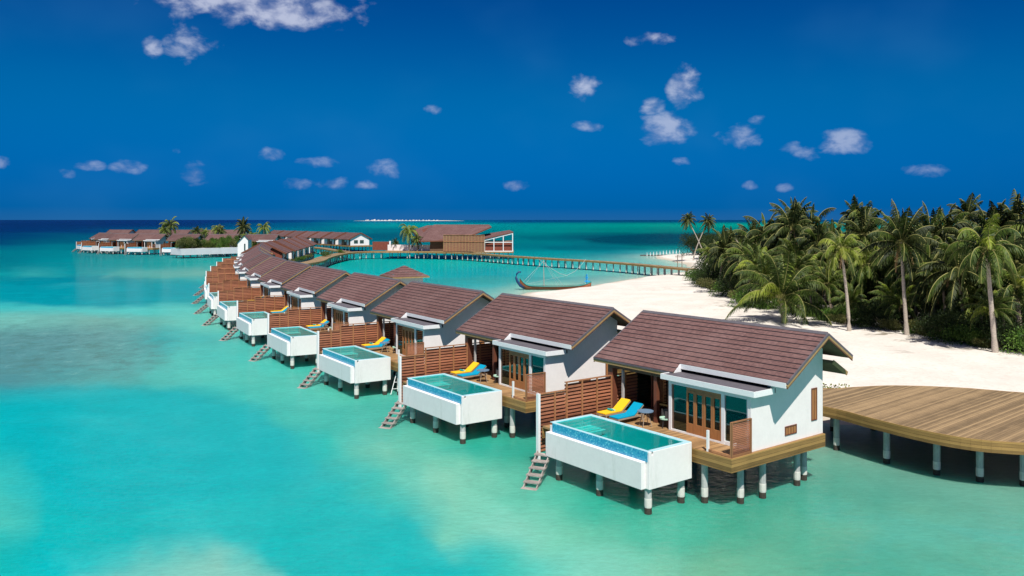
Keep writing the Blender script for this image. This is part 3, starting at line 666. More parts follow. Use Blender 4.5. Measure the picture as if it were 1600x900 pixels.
for i,(x,y,t) in enumerate(fan):
    c,s=math.cos(t),math.sin(t)      # given point is the ridge centre
    fo_=bvilla(x-(-s)*5.6,y-c*5.6,t,f'{["nearest","second","third","fourth","farthest"][i]} of the five villas whose landward roofs slope down to the curved path','villas past the bend of the front row')
    if i==0: FAN0=fo_
for i in range(7):
    f=i/6; rx,ry=-60.6+(-109+60.6)*f, 317+(386-317)*f
    t=math.atan2(386-318,-109+62.5)      # local +u points away along the row; landward side faces the camera
    c,s=math.cos(t),math.sin(t)
    bvilla(rx-(-s)*5.6,ry-c*5.6,t,(['white gabled villa with two dark windows at the right end of the back row']+[f'{n} villa from the right in the straight back row behind the path' for n in ('second','third','fourth','fifth','sixth','seventh')])[i],'villas of the straight back row',True)
# left arm: pools face the camera
arm=[(-166,322,-1.08),(-160,306,-.86),(-150,294,-.62),(-138.5,286,-.42),(-126,280.5,-.30),(-112,276.5,-.24),(-97.5,273,-.20),(-83,270.5,-.16)]
AN_=['leftmost','second from the left','third from the left','fourth from the left','fifth from the left','sixth from the left','bush hidden seventh from the left','rightmost, white gable hidden']
for i,(x,y,t) in enumerate(arm): villa(x,y,t,f'{AN_[i]} villa of the distant arm with white pool boxes','villas of the distant left arm')
for i,(x,y,t) in enumerate([(-196,425,-.15),(-181,424,-.1),(-166,422,-.1),(-151,420,-.1),(-137,418,-.1)]):
    bvilla(x+1.2,y-6,t+math.pi,f'{["leftmost","second","middle","fourth","rightmost"][i]} far villa roof showing behind the palms of the distant arm','villa roofs behind the distant arm')

for k_ in kids(FAN0):
    if k_.name.startswith('gable_wall'): k_.data=k_.data.copy(); k_.data.materials[0]=MAT['red_panel']

# ------------------------------------------------------------ loungers, towels, tables, chairs
def make_lounger(m):
    root=empty('sun_lounger'); b=MB()
    b.box(-.34,-.28,-1,1,.22,.29,'lounger_frame'); b.box(.28,.34,-1,1,.22,.29,'lounger_frame')
    for y in (-1,.0,.94): b.box(-.279,.279,y,y+.06,.225,.285,'lounger_frame')
    b.build('frame',root)
    for x in (-.31,.31):
        for y in (-.92,.86): MB().box(x-.025,x+.025,y-.03,y+.03,0,.22,'lounger_frame').build('leg',root)
    b=MB(); b.box(-.32,.32,-1,.25,.292,.37,m)
    M=Matrix.Translation((0,.25,.295))@Matrix.Rotation(R(36),4,'X'); b.box(-.32,.32,.0,.85,.0,.078,m,M); b.build('cushion',root,bevel=.02)
    b=MB(); M2=Matrix.Translation((0,.25,.27))@Matrix.Rotation(R(36),4,'X'); b.box(-.33,.33,0,.86,-.03,.0,'lounger_frame',M2); b.build('backrest',root)
    return root
ly=make_lounger('yellow_cloth'); lb=make_lounger('blue_cloth'); TY,TB=tree_of(ly),tree_of(lb)
def make_table():
    root=empty('round_table'); b=MB(); b.tube([(0,0,.70),(0,0,.74)],.38,'table_top',20); b.build('table_top',root)
    for k in range(4):
        a=k*math.pi/2+.4; MB().tube([(.12*math.cos(a),.12*math.sin(a),.70),(.32*math.cos(a),.32*math.sin(a),0)],.02,'lounger_frame',6).build('leg',root)
    return root
def make_chair():
    root=empty('terrace_chair'); b=MB(); b.tube([(0,0,.40),(0,0,.47)],.28,'pale_green_cloth',14); b.build('seat',root)
    b=MB(); pts=[(.29*math.cos(a),.29*math.sin(a)) for a in np.linspace(R(-20),R(200),10)]
    for p,q_ in zip(pts[:-1],pts[1:]): b.beam((p[0],p[1],.66),(q_[0],q_[1],.66),.035,.30,'dark_metal')
    b.build('backrest',root)
    for k in range(4):
        a=k*math.pi/2+.78; MB().tube([(.2*math.cos(a),.2*math.sin(a),.40),(.27*math.cos(a),.27*math.sin(a),0)],.018,'dark_metal',6).build('leg',root)
    return root
tb=make_table(); ch=make_chair(); TT,TC=tree_of(tb),tree_of(ch)
def make_towel():
    b=MB(); b.tube([(-.15,0,.05),(.15,0,.05)],.055,'teal_cloth',10); b.tube([(-.02,.13,.045),(.2,.11,.045)],.045,'pale_green_cloth',10); return b.build('rolled_towel')
tw=make_towel()
used=set()
def place(T,vi,u,v,dz,rz,label,cat,grp):
    o=T[0] if T[0] not in used else copy_tree(T)
    used.add(o); x,y,t=FR[vi]; c,s=math.cos(t),math.sin(t)
    o.location=(x+u*c-v*s,y+u*s+v*c,2.27+dz); o.rotation_euler=(0,0,t+rz); tag(o,label,cat,grp)
    if cat=='sun lounger': o.scale=(.92,.92,.92)
NM=['nearest villa','second villa','third villa','fourth villa','fifth villa','sixth villa']
for i in range(6):
    place(TY,i,-6.0,4.30,0,R(2),f'yellow cushioned sun lounger by the slat screen on the {NM[i]} terrace','sun lounger','sun loungers on the villa terraces')
    place(TB,i,-4.98,4.15,0,R(2),f'blue cushioned sun lounger beside the yellow one on the {NM[i]} terrace','sun lounger','sun loungers on the villa terraces')
    if i<4:
        place(TT,i,-3.75,4.15,0,0,f'round blue topped table on the {NM[i]} terrace','table','terrace tables')
        place(TC,i,-3.05,4.75,0,R(-30),f'dark backed chair with pale green seat behind the round table of the {NM[i]}','chair','terrace chairs')
        place((tw,[]),i,-6.0,4.02,.342,0,f'rolled green towels lying on the yellow lounger of the {NM[i]}','towel','rolled towels')

# small broken ladder under the third pool
x,y,t=FR[2]; r_=empty('pool_ladder',(x,y,0),t); tag(r_,'white metal swim ladder hanging askew under the third pool box','ladder')
for k in (0,.55): MB().tube([(.15+k*.2,3.3+k,1.5),(.5+k*.2,2.7+k,.1)],.024,'white_paint',8).build('side_rail',r_)
for f in (.2,.45,.75): MB().tube([(.15+.35*f,3.3-.6*f,1.5-1.4*f),(.26+.35*f,3.85-.6*f,1.5-1.4*f)],.02,'white_paint',6).build('rung',r_)

# ------------------------------------------------------------ boardwalk and jetty
def path_mesh(pts,width,z,name,label,cat,pile_step,thick=.5,mtop='walk_boards',widths=None,pr=.16):
    n=len(pts); P2=[Vector((a,b)) for a,b in pts]; L=[];Rr=[]
    for i in range(n):
        d=(P2[min(i+1,n-1)]-P2[max(i-1,0)]).normalized(); nn=Vector((-d.y,d.x)); w2=(widths[i] if widths else width)/2
        L.append(P2[i]+nn*w2); Rr.append(P2[i]-nn*w2)
    ring=L+Rr[::-1]; return deck_poly(ring,z,name,label,cat,thick,mtop,pile_step,(L,Rr),pr)
def deck_poly(ring,z,name,label,cat,thick,mtop,pile_step,sides,pr):
    root=empty(name,(ring[0][0],ring[0][1],0)); ox,oy=ring[0]
    L,Rr=sides; b=MB(); n=len(L)
    for i in range(n-1):
        q=[(L[i][0]-ox,L[i][1]-oy,z),(Rr[i][0]-ox,Rr[i][1]-oy,z),(Rr[i+1][0]-ox,Rr[i+1][1]-oy,z),(L[i+1][0]-ox,L[i+1][1]-oy,z)]
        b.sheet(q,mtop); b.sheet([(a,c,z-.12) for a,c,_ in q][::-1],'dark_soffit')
    b.build('deck',root)
    for S,sg in ((L,1),(Rr,-1)):
        e=MB()
        for i in range(n-1):
            a=(S[i][0]-ox,S[i][1]-oy); c=(S[i+1][0]-ox,S[i+1][1]-oy); d=Vector((c[0]-a[0],c[1]-a[1])).normalized(); nn=Vector((-d.y,d.x))*sg*.05
            vs=[(a[0],a[1],z-thick),(c[0],c[1],z-thick),(c[0],c[1],z+.01),(a[0],a[1],z+.01),(a[0]+nn.x,a[1]+nn.y,z-thick),(c[0]+nn.x,c[1]+nn.y,z-thick),(c[0]+nn.x,c[1]+nn.y,z+.01),(a[0]+nn.x,a[1]+nn.y,z+.01)]
            e.add(vs,[(0,1,2,3),(7,6,5,4),(3,2,6,7),(0,4,5,1)],'fascia_boards')
        e.build('edge_beam',root)
    tag(root,label,cat)
    acc_=0; last=None; cnt=0
    for i in range(n-1):
        seg=(Vector(L[i+1])+Vector(Rr[i+1])-Vector(L[i])-Vector(Rr[i])).length/2; m=max(1,int(seg/.4))
        for k in range(m):
            f=k/m; acc_+=seg/m
            if acc_>=pile_step and cnt<98:
                acc_=0
                for s0,s1 in ((.12,.88),(.88,.12)):
                    lx=(Vector(L[i]).lerp(Vector(L[i+1]),f)); rx=(Vector(Rr[i]).lerp(Vector(Rr[i+1]),f)); p=lx.lerp(rx,s0)
                    pile_part(root,p.x-ox,p.y-oy,z-.13,pr,10,True); cnt+=1
    return root
def smooth(pts,k=6):
    out=[]; n=len(pts)
    for i in range(n-1):
        p0,p1,p2,p3=[np.array(pts[j],float) for j in (max(i-1,0),i,i+1,min(i+2,n-1))]
        for s in range(k):
            f=s/k; out.append(tuple(.5*((2*p1)+(-p0+p2)*f+(2*p0-5*p1+4*p2-p3)*f*f+(-p0+3*p1-3*p2+p3)*f**3)))
    out.append(tuple(pts[-1])); return out
# near boardwalk: edges traced separately
fe=smooth([(9.5,50),(12.6,46.6),(16.3,43.0),(17.6,40.6),(18.9,38.3),(20.4,36.7),(22.3,36.0),(25,35.6),(30,35.6),(40,37)],5)
be=smooth([(13,52.5),(15.4,49.6),(18.0,47.6),(20.1,48.0),(22.5,48.4),(25.9,47.8),(28.8,46.4),(33,45),(38,44.4),(46,44.6)],5)
nb=deck_poly([Vector(p) for p in be]+[Vector(p) for p in fe[::-1]],2.27,'boardwalk','wide curved plank boardwalk on white piles at the right beside the nearest villa','boardwalk',.52,'walk_boards',2.1,([Vector(p) for p in be],[Vector(p) for p in fe]),.155)
# rotate plank direction: the boards run landward
for c_ in kids(nb):
    if c_.name.startswith('deck'):
        a_=R(-50); me=c_.data
        M=Matrix.Rotation(a_,4,'Z'); me.transform(M.inverted()); c_.rotation_euler=(0,0,a_)
path=[]
for i,(x,y,t) in enumerate(FR):
    c,s=math.cos(t),math.sin(t); path.append((x-4.2*c-15.2*(-1)*(-s)*1,y-4.2*s+15.2*c) if False else (x-4.2*c+15.6*(-s),y-4.2*s+15.6*c))
path=[(14,49.5)]+path[0:]+[(-46.5,196),(-48.5,212),(-49.5,230),(-49.0,246),(-44,254),(-36,254.5),(-21,250.2),(-9.2,237.4),(-1.7,224.8),(8.8,209.6),(18.3,197.5),(26.1,184.8),(31.5,173),(35.8,163)]
sp=smooth(path,6)
cut_=next(i for i,p in enumerate(sp) if p[1]>180)
path_mesh(sp[:cut_+1],3.0,2.27,'boardwalk','long plank path running behind the curved row of villas','boardwalk',5.2)
c2=next(i for i,p in enumerate(sp) if p[0]>-21 and p[1]>200 and i>cut_)
path_mesh(sp[cut_:c2+1],3.4,2.27,'boardwalk','pale curved plank path bending round the far lagoon to the restaurant','boardwalk',2.6,.42,pr=.12)
path_mesh(sp[c2:],2.6,2.27,'jetty','long low wooden jetty crossing the lagoon from the restaurant to the beach','jetty',2.2,.36,pr=.13)
br=smooth([(-50,252),(-58,268),(-68,290),(-90,320),(-118,362)],6)
path_mesh(br,2.6,2.26,'boardwalk','plank path branching off in front of the back row of villas','boardwalk',5.,.4)

# kiosk pavilion
r_=empty('pavilion',(-12.0,92,0),R(-62)); tag(r_,'small pavilion with brown pyramid roof rising behind the front villas','pavilion')
b=MB(); s=2.15; ap=6.9; e=5.75
for k in range(4):
    a=[(-s,-s),(s,-s),(s,s),(-s,s)][k]; c=[(-s,-s),(s,-s),(s,s),(-s,s)][(k+1)%4]
    for j in range(5):
        f0,f1=j/5,(j+1)/5; 
        b.sheet([(a[0]*(1-f0),a[1]*(1-f0),e+(ap-e)*f0+.04),(c[0]*(1-f0),c[1]*(1-f0),e+(ap-e)*f0+.04),(c[0]*(1-f1),c[1]*(1-f1),e+(ap-e)*f1+.01),(a[0]*(1-f1),a[1]*(1-f1),e+(ap-e)*f1+.01)],'roof_shingle',[(0,j*.333+.01),(5*(1-f0),j*.333+.01),(5*(1-f1),(j+1)*.333-.01),(0,(j+1)*.333-.01)])
b.box(-s,s,-s,s,e-.12,e+.01,'rake_gold'); b.build('roof',r_)
b=MB(); b.box(-1.6,1.6,-1.6,1.6,2.27,5.6,'white_plaster'); b.build('wall',r_)
b=MB(); b.box(-2.4,2.4,-2.4,2.4,2.05,2.262,'deck_boards'); b.build('deck',r_)
for a in (-2,2):
    for c in (-2,2): pile_part(r_,a,c,2.05)

# ------------------------------------------------------------ restaurant on the jetty
r_=empty('restaurant',(-14,252,0),0); tag(r_,'large brown roofed restaurant with tall timber screen and white framed open wing at the jetty','building')
def P3(U,W,Yd): return ((U-800)/F*Yd+14, Yd-252, H-(W-HZ)*Yd/F)
b=MB()
def slab(pts,m='roof_shingle',t=.35):
    n=len(pts); v=[Vector(p) for p in pts]; nrm=(v[1]-v[0]).cross(v[2]-v[0]).normalized()
    if nrm.z<0: v=v[::-1]; nrm=-nrm
    ex=(v[1]-v[0]).normalized(); ey=nrm.cross(ex); uv=[((p-v[0]).dot(ex),(p-v[0]).dot(ey)) for p in v]
    b.sheet([p for p in v],m,uv); lo=[p-Vector((0,0,t)) for p in v]
    b.add([*v,*lo],[(i,n+i,n+(i+1)%n,(i+1)%n) for i in range(n)]+[tuple(range(n,2*n))[::-1]],'brown_post')
slab([P3(657,376.5,254),P3(694,375.5,254),P3(740,366,256),P3(768,354,259),P3(764,350.8,272),P3(678,350.8,272)])
slab([P3(655,377,253),P3(680,352,274),P3(668,352,282),P3(644,360,276)])
ro=b.build('roof',r_)
b=MB(); slab([P3(752,373.5,253),P3(802,362.2,253),P3(796,359.5,266),P3(752,366.5,266)],t=.3); b.build('wing_roof',r_)
b=MB(); p=P3(693,394,250); q_=P3(757,395,247)
b.beam((p[0],p[1],4.9),(q_[0],q_[1],4.9),.3,5.0,'thatch'); 
for k in range(14):
    f=k/13; c=Vector(p).lerp(Vector(q_),f); b.box(c.x-.05,c.x+.05,c.y-.22,c.y-.16,2.4,7.45,'rake_gold')
for zz in (5.35,7.4): b.beam((p[0],p[1]-.25,zz),(q_[0],q_[1]-.25,zz),.12,.14,'slat_post')
b.build('timber_screen',r_)
b=MB(); a=P3(606,392,262); c=P3(690,392,256); b.beam((a[0],a[1],3.1),(c[0],c[1],3.1),.3,2.0,'white_plaster'); b.box(P3(672,0,256)[0],P3(752,0,256)[0],3.6,18,2.3,5.6,'dark_soffit'); b.build('wall',r_)
b=MB()
x0=P3(757,0,252)[0]; x1=P3(801,0,252)[0]
for k in range(4):
    x=x0+(x1-x0)*k/3; zt=5.6+2.1*k/3; b.box(x-.12,x+.12,.5,.74,1.0,zt,'white_paint'); b.box(x-.12,x+.12,11.5,11.74,1.0,zt,'white_paint')
b.box(x0,x1,.52,.72,5.0,5.22,'white_paint'); b.box(x0,x1,.52,.72,2.2,2.5,'white_paint'); b.box(x1-.1,x1+.1,.8,11.4,5.0,5.22,'white_paint')
b.beam((x0,.62,5.6),(x1,.62,7.75),.16,.2,'white_paint',Vector((0,1,0))); b.build('white_frame',r_)
b=MB(); b.box(x0+.15,x1-.15,1.4,1.6,2.3,4.95,'red_panel'); b.box(x0+.15,x1-.15,2.4,2.6,2.3,5.6,'thatch'); b.box(x1-.5,x1-.3,1,11,2.3,4.4,'red_panel'); b.build('dining_wall',r_)
b=MB(); b.box(P3(600,0,256)[0],x1+.3,-.4,17,1.9,2.262,'deck_boards'); b.build('deck',r_)
for k in range(12):
    pile_part(r_,P3(640+k*14,0,252)[0],.2,1.9,.18,8,False)
r2=empty('garden_wall',(-36.2,263,0)); tag(r2,'red brown timber enclosure between the white gabled villa and the restaurant','fence')
MB().box(-8.2,-3,0,.3,2.3,5.0,'red_panel').build('panel',r2); MB().box(-2.9,-2.4,-.1,.4,1.6,5.2,'white_paint').build('post',r2)

# white terrace wall of the distant arm
a=Vector((*wp(283,399,1.0),0)); c=Vector((*wp(377,395,1.2),0)); r_=empty('terrace_planter',a); tag(r_,'long pale planter terrace on piles holding bushes at the distant arm','terrace')
d=c-a; L_=d.length; r_.rotation_euler=(0,0,math.atan2(d.y,d.x))
MB().box(0,L_,0,7,1.05,3.0,'pale_terrace').build('planter_box',r_)
for k in range(9):
    for y in (.6,5): pile_part(r_,.8+k*(L_-1.6)/8,y,1.04,.16,8,False)
TERR=(a,d.normalized(),L_)
# white gable end beside it
gx,gy=wp(375.5,396,2.3); gx-=0; b=MB()
r_=empty('white_pavilion',(gx,gy+3,0),R(8)); tag(r_,'narrow white gable with dark slit window where the arms meet','building')
MB().add([(-1.7,0,1.2),(1.2,0,1.2),(1.2,0,6.3),(.2,0,7.4),(-1.7,0,5.4),(-1.7,6,1.2),(1.2,6,1.2),(1.2,6,6.3),(.2,6,7.4),(-1.7,6,5.4)],[(0,1,2,3,4),(9,8,7,6,5),(0,5,6,1),(1,6,7,2),(0,4,9,5)],'white_plaster').build('wall',r_)
MB().box(.1,.5,-.05,0,3.0,5.0,'dark_glass').build('window',r_)
MB().add([(-2.1,-.4,5.0),(.2,-.4,7.5),(.2,6.4,7.5),(-2.1,6.4,5.0),(1.5,-.4,6.1),(1.5,6.4,6.1)],[(0,1,2,3),(1,4,5,2)],'roof_shingle',[[(0,0),(0,2),(6,2),(6,0)],[(0,0),(0,1),(6,1),(6,0)]]).build('roof',r_)
for y in (.5,5): pile_part(r_,-.8,y,1.2,.16,8,False)

# ------------------------------------------------------------ traditional boat
bx,by=7.5,142.0
boat=empty('sailing_boat',(bx,by,0),R(6)); tag(boat,'long wooden sailing boat with curled blue bow beached at the sand edge','boat')
b=MB(); n=22; rings=[]
for i in range(n+1):
    f=i/n; x=-6.2+12.4*f; wv=.95*math.sin(math.pi*min(1,max(0,f*.96+.03)))**.55; zt=.55+.28*(2*f-1)**2+(.45*((f-.8)/.2)**2 if f>.8 else 0)+(1.2*((.13-f)/.13)**2 if f<.13 else 0)
    zbm=-.1+(.9*((.12-f)/.12)**2 if f<.12 else 0); rings.append((x,wv,zt,zbm))
vs=[];fs=[]
for x,wv,zt,zbm in rings:
    vs+= [(x,-wv,zt),(x,-wv*.75,(zt+zbm)/2-.05),(x,0,zbm),(x,wv*.75,(zt+zbm)/2-.05),(x,wv,zt),(x,wv-.08,zt),(x,0,zbm+.15),(x,-wv+.08,zt)]
for i in range(n):
    for k in range(8): fs.append((i*8+k,(i+1)*8+k,(i+1)*8+(k+1)%8,i*8+(k+1)%8))
fs+=[tuple(range(8))[::-1],tuple(range(n*8,n*8+8))]; b.add(vs,fs,'boat_hull'); hull=b.build('hull',boat,smooth=True)
b=MB(); pts=[(-5.4,0,.35),(-6.1,0,.75),(-6.6,0,1.4),(-6.85,0,2.1),(-6.75,0,2.7),(-6.3,0,3.1),(-6.0,0,3.0)]; b.tube(pts,[.28,.26,.22,.18,.15,.13,.12],'boat_blue',8); b.build('prow',boat,smooth=True)
b=MB()
for sg in (-1,1):
    for i in range(n): b.beam((rings[i][0],sg*(rings[i][1]+.02),rings[i][2]+.03),(rings[i+1][0],sg*(rings[i+1][1]+.02),rings[i+1][2]+.03),.10,.09,'teal_cloth')
for i in range(3,n-2,3): b.box(rings[i][0]-.12,rings[i][0]+.12,-rings[i][1]+.05,rings[i][1]-.05,.40,.46,'slat_post')
b.build('gunwale',hull)
b=MB(); b.box(5.35,5.5,-.25,.25,.7,2.6,'bright_blue'); b.box(5.0,5.9,-.3,-.22,1.3,1.5,'bright_blue'); b.box(5.2,5.7,.1,.2,1.9,2.1,'bright_blue'); b.box(5.1,5.8,-.1,.0,.9,1.0,'white_paint'); b.build('stern_post',boat)
b=MB(); b.tube([(-2.0,0,.2),(-2.1,0,5.1)],[.07,.04],'pale_bark',7); b.build('mast',boat)
b=MB(); b.tube([(-2.9,.1,5.25),(-1.2,.1,3.9),(.8,.1,2.7),(2.0,.1,2.4),(3.4,.1,3.1),(4.6,.1,4.3),(5.3,.1,5.2)],.03,'rope',6); b.build('yard',boat)
b=MB()
for q_ in ((-6.2,.1,.7),(-5.5,-.3,.7),(.8,.8,.6),(1.3,-.8,.6),(.3,-.8,.6),(-6.0,.3,.8)): b.tube([(-2.1,0,4.9),q_],.012,'rope',4,False)
b.tube([(2.0,.1,2.4),(-5.8,.2,.8)],.012,'rope',4,False); b.build('rigging',boat)

# ------------------------------------------------------------ spit, posts, torches
r_=empty('rock_groyne',(52,281,0)); tag(r_,'low dark rocks at the tip of the far sand spit','rocks')
b=MB()
for k in range(26):
    x=-9+random.random()*9; y=-8+random.random()*2; rr=.35+random.random()*.5
    vs=[(x+rr*math.cos(a)*random.uniform(.7,1.1),y+rr*math.sin(a)*random.uniform(.7,1.1),z_) for z_,rr_ in ((-.2,1),(.35,.8)) for a in np.linspace(0,2*math.pi,7)[:-1]]
    b.add(vs,[(0,1,2,3,4,5)[::-1],(6,7,8,9,10,11)]+[(i,(i+1)%6,6+(i+1)%6,6+i) for i in range(6)],'rock')
b.build('boulders',r_)
for k in range(11):
    U=1016+k*5.2; x,y=wp(U,400,.9); y+=6; r_=empty('beach_umbrella',(x,y,ground_z(x,y)-.1)); r_.scale=(.8,.8,.85); tag(r_,'closed white beach umbrella in the thin row along the far sand spit','umbrella','closed umbrellas on the far spit')
    MB().tube([(0,0,0),(0,0,2.4)],.05,'white_paint',6).build('pole',r_); MB().tube([(0,0,1.1),(0,0,1.3),(0,0,2.6)],[.06,.18,.03],'white_paint',6).build('folded_canopy',r_)
for k,U in enumerate((1064,1071)):
    x,y=wp(U,415,1.2); r_=empty('signpost',(x,y+4,.6)); tag(r_,['left tall grey post with crossarm where the jetty meets the beach','right tall grey post with crossarm where the jetty meets the beach'][k],'post','posts at the jetty end')
    MB().tube([(0,0,0),(0,0,3.0)],.10,'bark',6).build('pole',r_); MB().box(-.6,.6,-.05,.05,2.4,2.55,'bark').build('crossarm',r_)
x,y=wp(1298,594,1.6); r_=empty('flower_bed',(x,y,ground_z(x,y))); 
# low planter seen behind the nearest villa
r_.name='planter'; tag(r_,'low dark edged planter of yellow green leaves behind the nearest villa','planter')
MB().box(-1.2,1.2,-.5,.5,0,.5,'dark_metal').build('trough',r_)
b=MB()
for k in range(160):
    p=Vector((random.uniform(-1.1,1.1),random.uniform(-.4,.4),.5+random.random()*.35)); d=Vector((random.gauss(0,1),random.gauss(0,1),random.gauss(.4,.6))).normalized()*.16; e_=d.cross(Vector((random.gauss(0,1),random.gauss(0,1),1))).normalized()*.06
    b.sheet([p-e_,p+d*.5-e_*0+e_*-1,p+d,p+d*.5+e_],'palm_leaf_bright')
b.build('foliage',r_)

# ------------------------------------------------------------ palms
def frond(b,base,azm,elev,length,droop,nl,lw,ll,m,rs,sag=.9):
    pts=[];p=Vector(base);d=Vector((math.cos(azm)*math.cos(elev),math.sin(azm)*math.cos(elev),math.sin(elev))); st=length/12
    tw=rs.uniform(-.2,.2)
    for i in range(13):
        pts.append(p.copy()); p=p+d*st; d=(d+Vector((tw*.05*-d.y,tw*.05*d.x,-droop*(.25+i/8)/12*1.6))).normalized()
    b.tube(pts,[.045*(1-.8*i/12)+.01 for i in range(13)],'crown_shaft' if m!='dead_frond' else m,4,False)
    hz_=Vector((-math.sin(azm),math.cos(azm),0))
    for k in range(nl):
        f=.12+.88*k/nl; x=f*12; i=min(int(x),11); q=pts[i].lerp(pts[i+1],x-i); t=(pts[i+1]-pts[i]).normalized()
        L=ll*(math.sin(math.pi*min(1,f*.9+.12))**.6)*rs.uniform(.85,1.1)
        for sg in (-1,1):
            out=(hz_*sg*rs.uniform(.75,1.)+t*rs.uniform(.35,.7)+Vector((0,0,-sag*rs.uniform(.3,1.1)))).normalized()
            wv=t*lw; mid=q+out*L*.5; tip=q+out*L*.85+Vector((0,0,-L*.32*sag))
            b.add([q-wv*.4,q+wv*.6,mid+wv*.5,tip,mid-wv*.5],[(0,1,2,4),(4,2,3)],m)
def make_crown(seed,nf,length,m,e0,e1,droop,nl=32,ll=.95,lw=.10):
    rs=random.Random(seed); b=MB()
    for k in range(nf):
        f=k/(nf-1); el=R(e0+(e1-e0)*f)+rs.uniform(-.12,.12); azm=k*2.39996+rs.uniform(-.25,.25)
        mm=m if rs.random()<.75 else ('palm_leaf' if m!='palm_leaf' else 'palm_leaf_bright')
        frond(b,(0.12*math.cos(azm),.12*math.sin(azm),.1*(1-f)),azm,el,length*rs.uniform(.8,1.08)*(1-.15*(1-f)),droop*rs.uniform(.8,1.3),nl,lw,ll,mm,rs)
    return b.build('crown')
def make_dead(seed):
    rs=random.Random(seed); b=MB()
    for k in range(4): a=rs.uniform(0,6.28); frond(b,(.1*math.cos(a),.1*math.sin(a),-.1),a,R(-35),rs.uniform(1.6,2.8),2.6,14,.06,.5,'dead_frond',rs,1.3)
    return b.build('dead_fronds')
def make_nuts():
    b=MB()
    for k in range(6):
        a=k*1.05; c=Vector((.25*math.cos(a),.25*math.sin(a),-.25-.1*(k%2))); b.tube([c+Vector((0,0,.14)),c+Vector((0,0,.08)),c,c-Vector((0,0,.10)),c-Vector((0,0,.15))],[.03,.11,.14,.10,.02],'crown_shaft',7)
    return b.build('coconuts',smooth=True)
crowns={'wide':make_crown(1,24,4.3,'palm_leaf',78,-38,2.0),
 'up':make_crown(2,26,4.2,'palm_leaf_dark',88,-35,.95),
 'dark':make_crown(3,26,4.1,'palm_leaf_dark',86,-60,1.5),
 'big':make_crown(4,26,6.6,'palm_leaf',80,-8,1.25,38,1.25,.11),
 'bright':make_crown(5,20,4.6,'palm_leaf_bright',70,-30,2.4,30,1.0,.08),
 'ragged':make_crown(6,19,3.9,'palm_leaf',86,-55,2.2),'dark2':make_crown(12,30,3.8,'palm_leaf_dark',88,-65,1.15)}
dead=make_dead(9); nuts=make_nuts(); firstc=set()
def reuse(o):
    if o not in firstc: firstc.add(o); return o
    c=o.copy(); COL.objects.link(c); return c
def palm(x,y,zc,kind,label,grp,lean=(0,0),r=.17,sc=1.,deadf=True,pale=False,z0=None,rot=None,extra=None):
    z0=ground_z(x,y)-.15 if z0 is None else z0
    root=empty('palm_tree',(x,y,z0)); tag(root,label,'palm tree',grp); hgt=zc-z0
    b=MB(); pts=[];rad=[];N=12
    wob=random.uniform(-.25,.25)
    for i in range(N+1):
        f=i/N; pts.append((lean[0]*f**1.3+wob*math.sin(f*3.1)*.5,lean[1]*f**1.3,hgt*f)); rad.append(r*(1.35-.35*min(1,f*6))*(1-.35*f)*(1.06 if i%2 else .97))
    b.tube(pts,rad,'pale_bark' if pale else 'bark',9,False); b.build('trunk',root,smooth=True)
    kind='dark2' if kind=='dark' and random.random()<.5 else kind
    tx,ty=random.uniform(-.22,.22),random.uniform(-.22,.22)
    for o,s_ in ((crowns[kind],sc),)+(((dead,sc),) if deadf else ())+((nuts,1),):
        c=reuse(o); c.parent=root; c.location=pts[-1]; c.rotation_euler=(tx,ty,random.uniform(0,6.28) if rot is None else rot); c.scale=(s_,s_,s_*random.uniform(.9,1.2))
    return root
GP='palms along the beach edge'
def at(U,W,z=.9): return wp(U,W,z)
x,y=at(1555,555); palm(x,y,9.5,'wide','tall palm nearest the right edge with broad drooping brown tipped fronds',GP,(-.7,0),.21,.95,pale=True)
x,y=at(1417,527); palm(x,y,9.9,'up','straight tall palm with upright dark fronds on slim trunk in mid right',GP,(-.5,0),.19,1.0,pale=True)
x,y=at(1327,520); palm(x,y,9.1,'bright','slim palm with yellow green crown left of the tall straight one',GP,(-.8,0),.17,.8,pale=True)
x,y=at(1225,506); palm(x,y,3.6,'big','low spreading young palm with huge arching fronds above the nearest roof',GP,(-.3,0),.28,1.0,deadf=False)
x,y=at(1360,478); palm(x,y,8.0,'ragged','thin palm with ragged crown behind two slim trunks',GP,(0,0),.15,.8,pale=True)
x,y=at(1380,475); palm(x,y,7.3,'ragged','short palm just right of the thin ragged one at the sand edge',GP,(-.2,0),.15,.75,pale=True)
x,y=at(1088,406,.8); palm(x,y+4,11.4,'dark','far palm leaning right of a crossing pair on the spit',GP,(4.2,0),.16,.85,pale=True)
x,y=at(1108,407,.8); palm(x,y+4,11.9,'dark','far palm leaning left of a crossing pair on the spit',GP,(-5.0,0),.16,.85,pale=True)
x,y=at(1200,450); palm(x,y,9.6,'ragged','thin palm leaning strongly left above dense bushes',GP,(-6.0,0),.12,.42,pale=True)
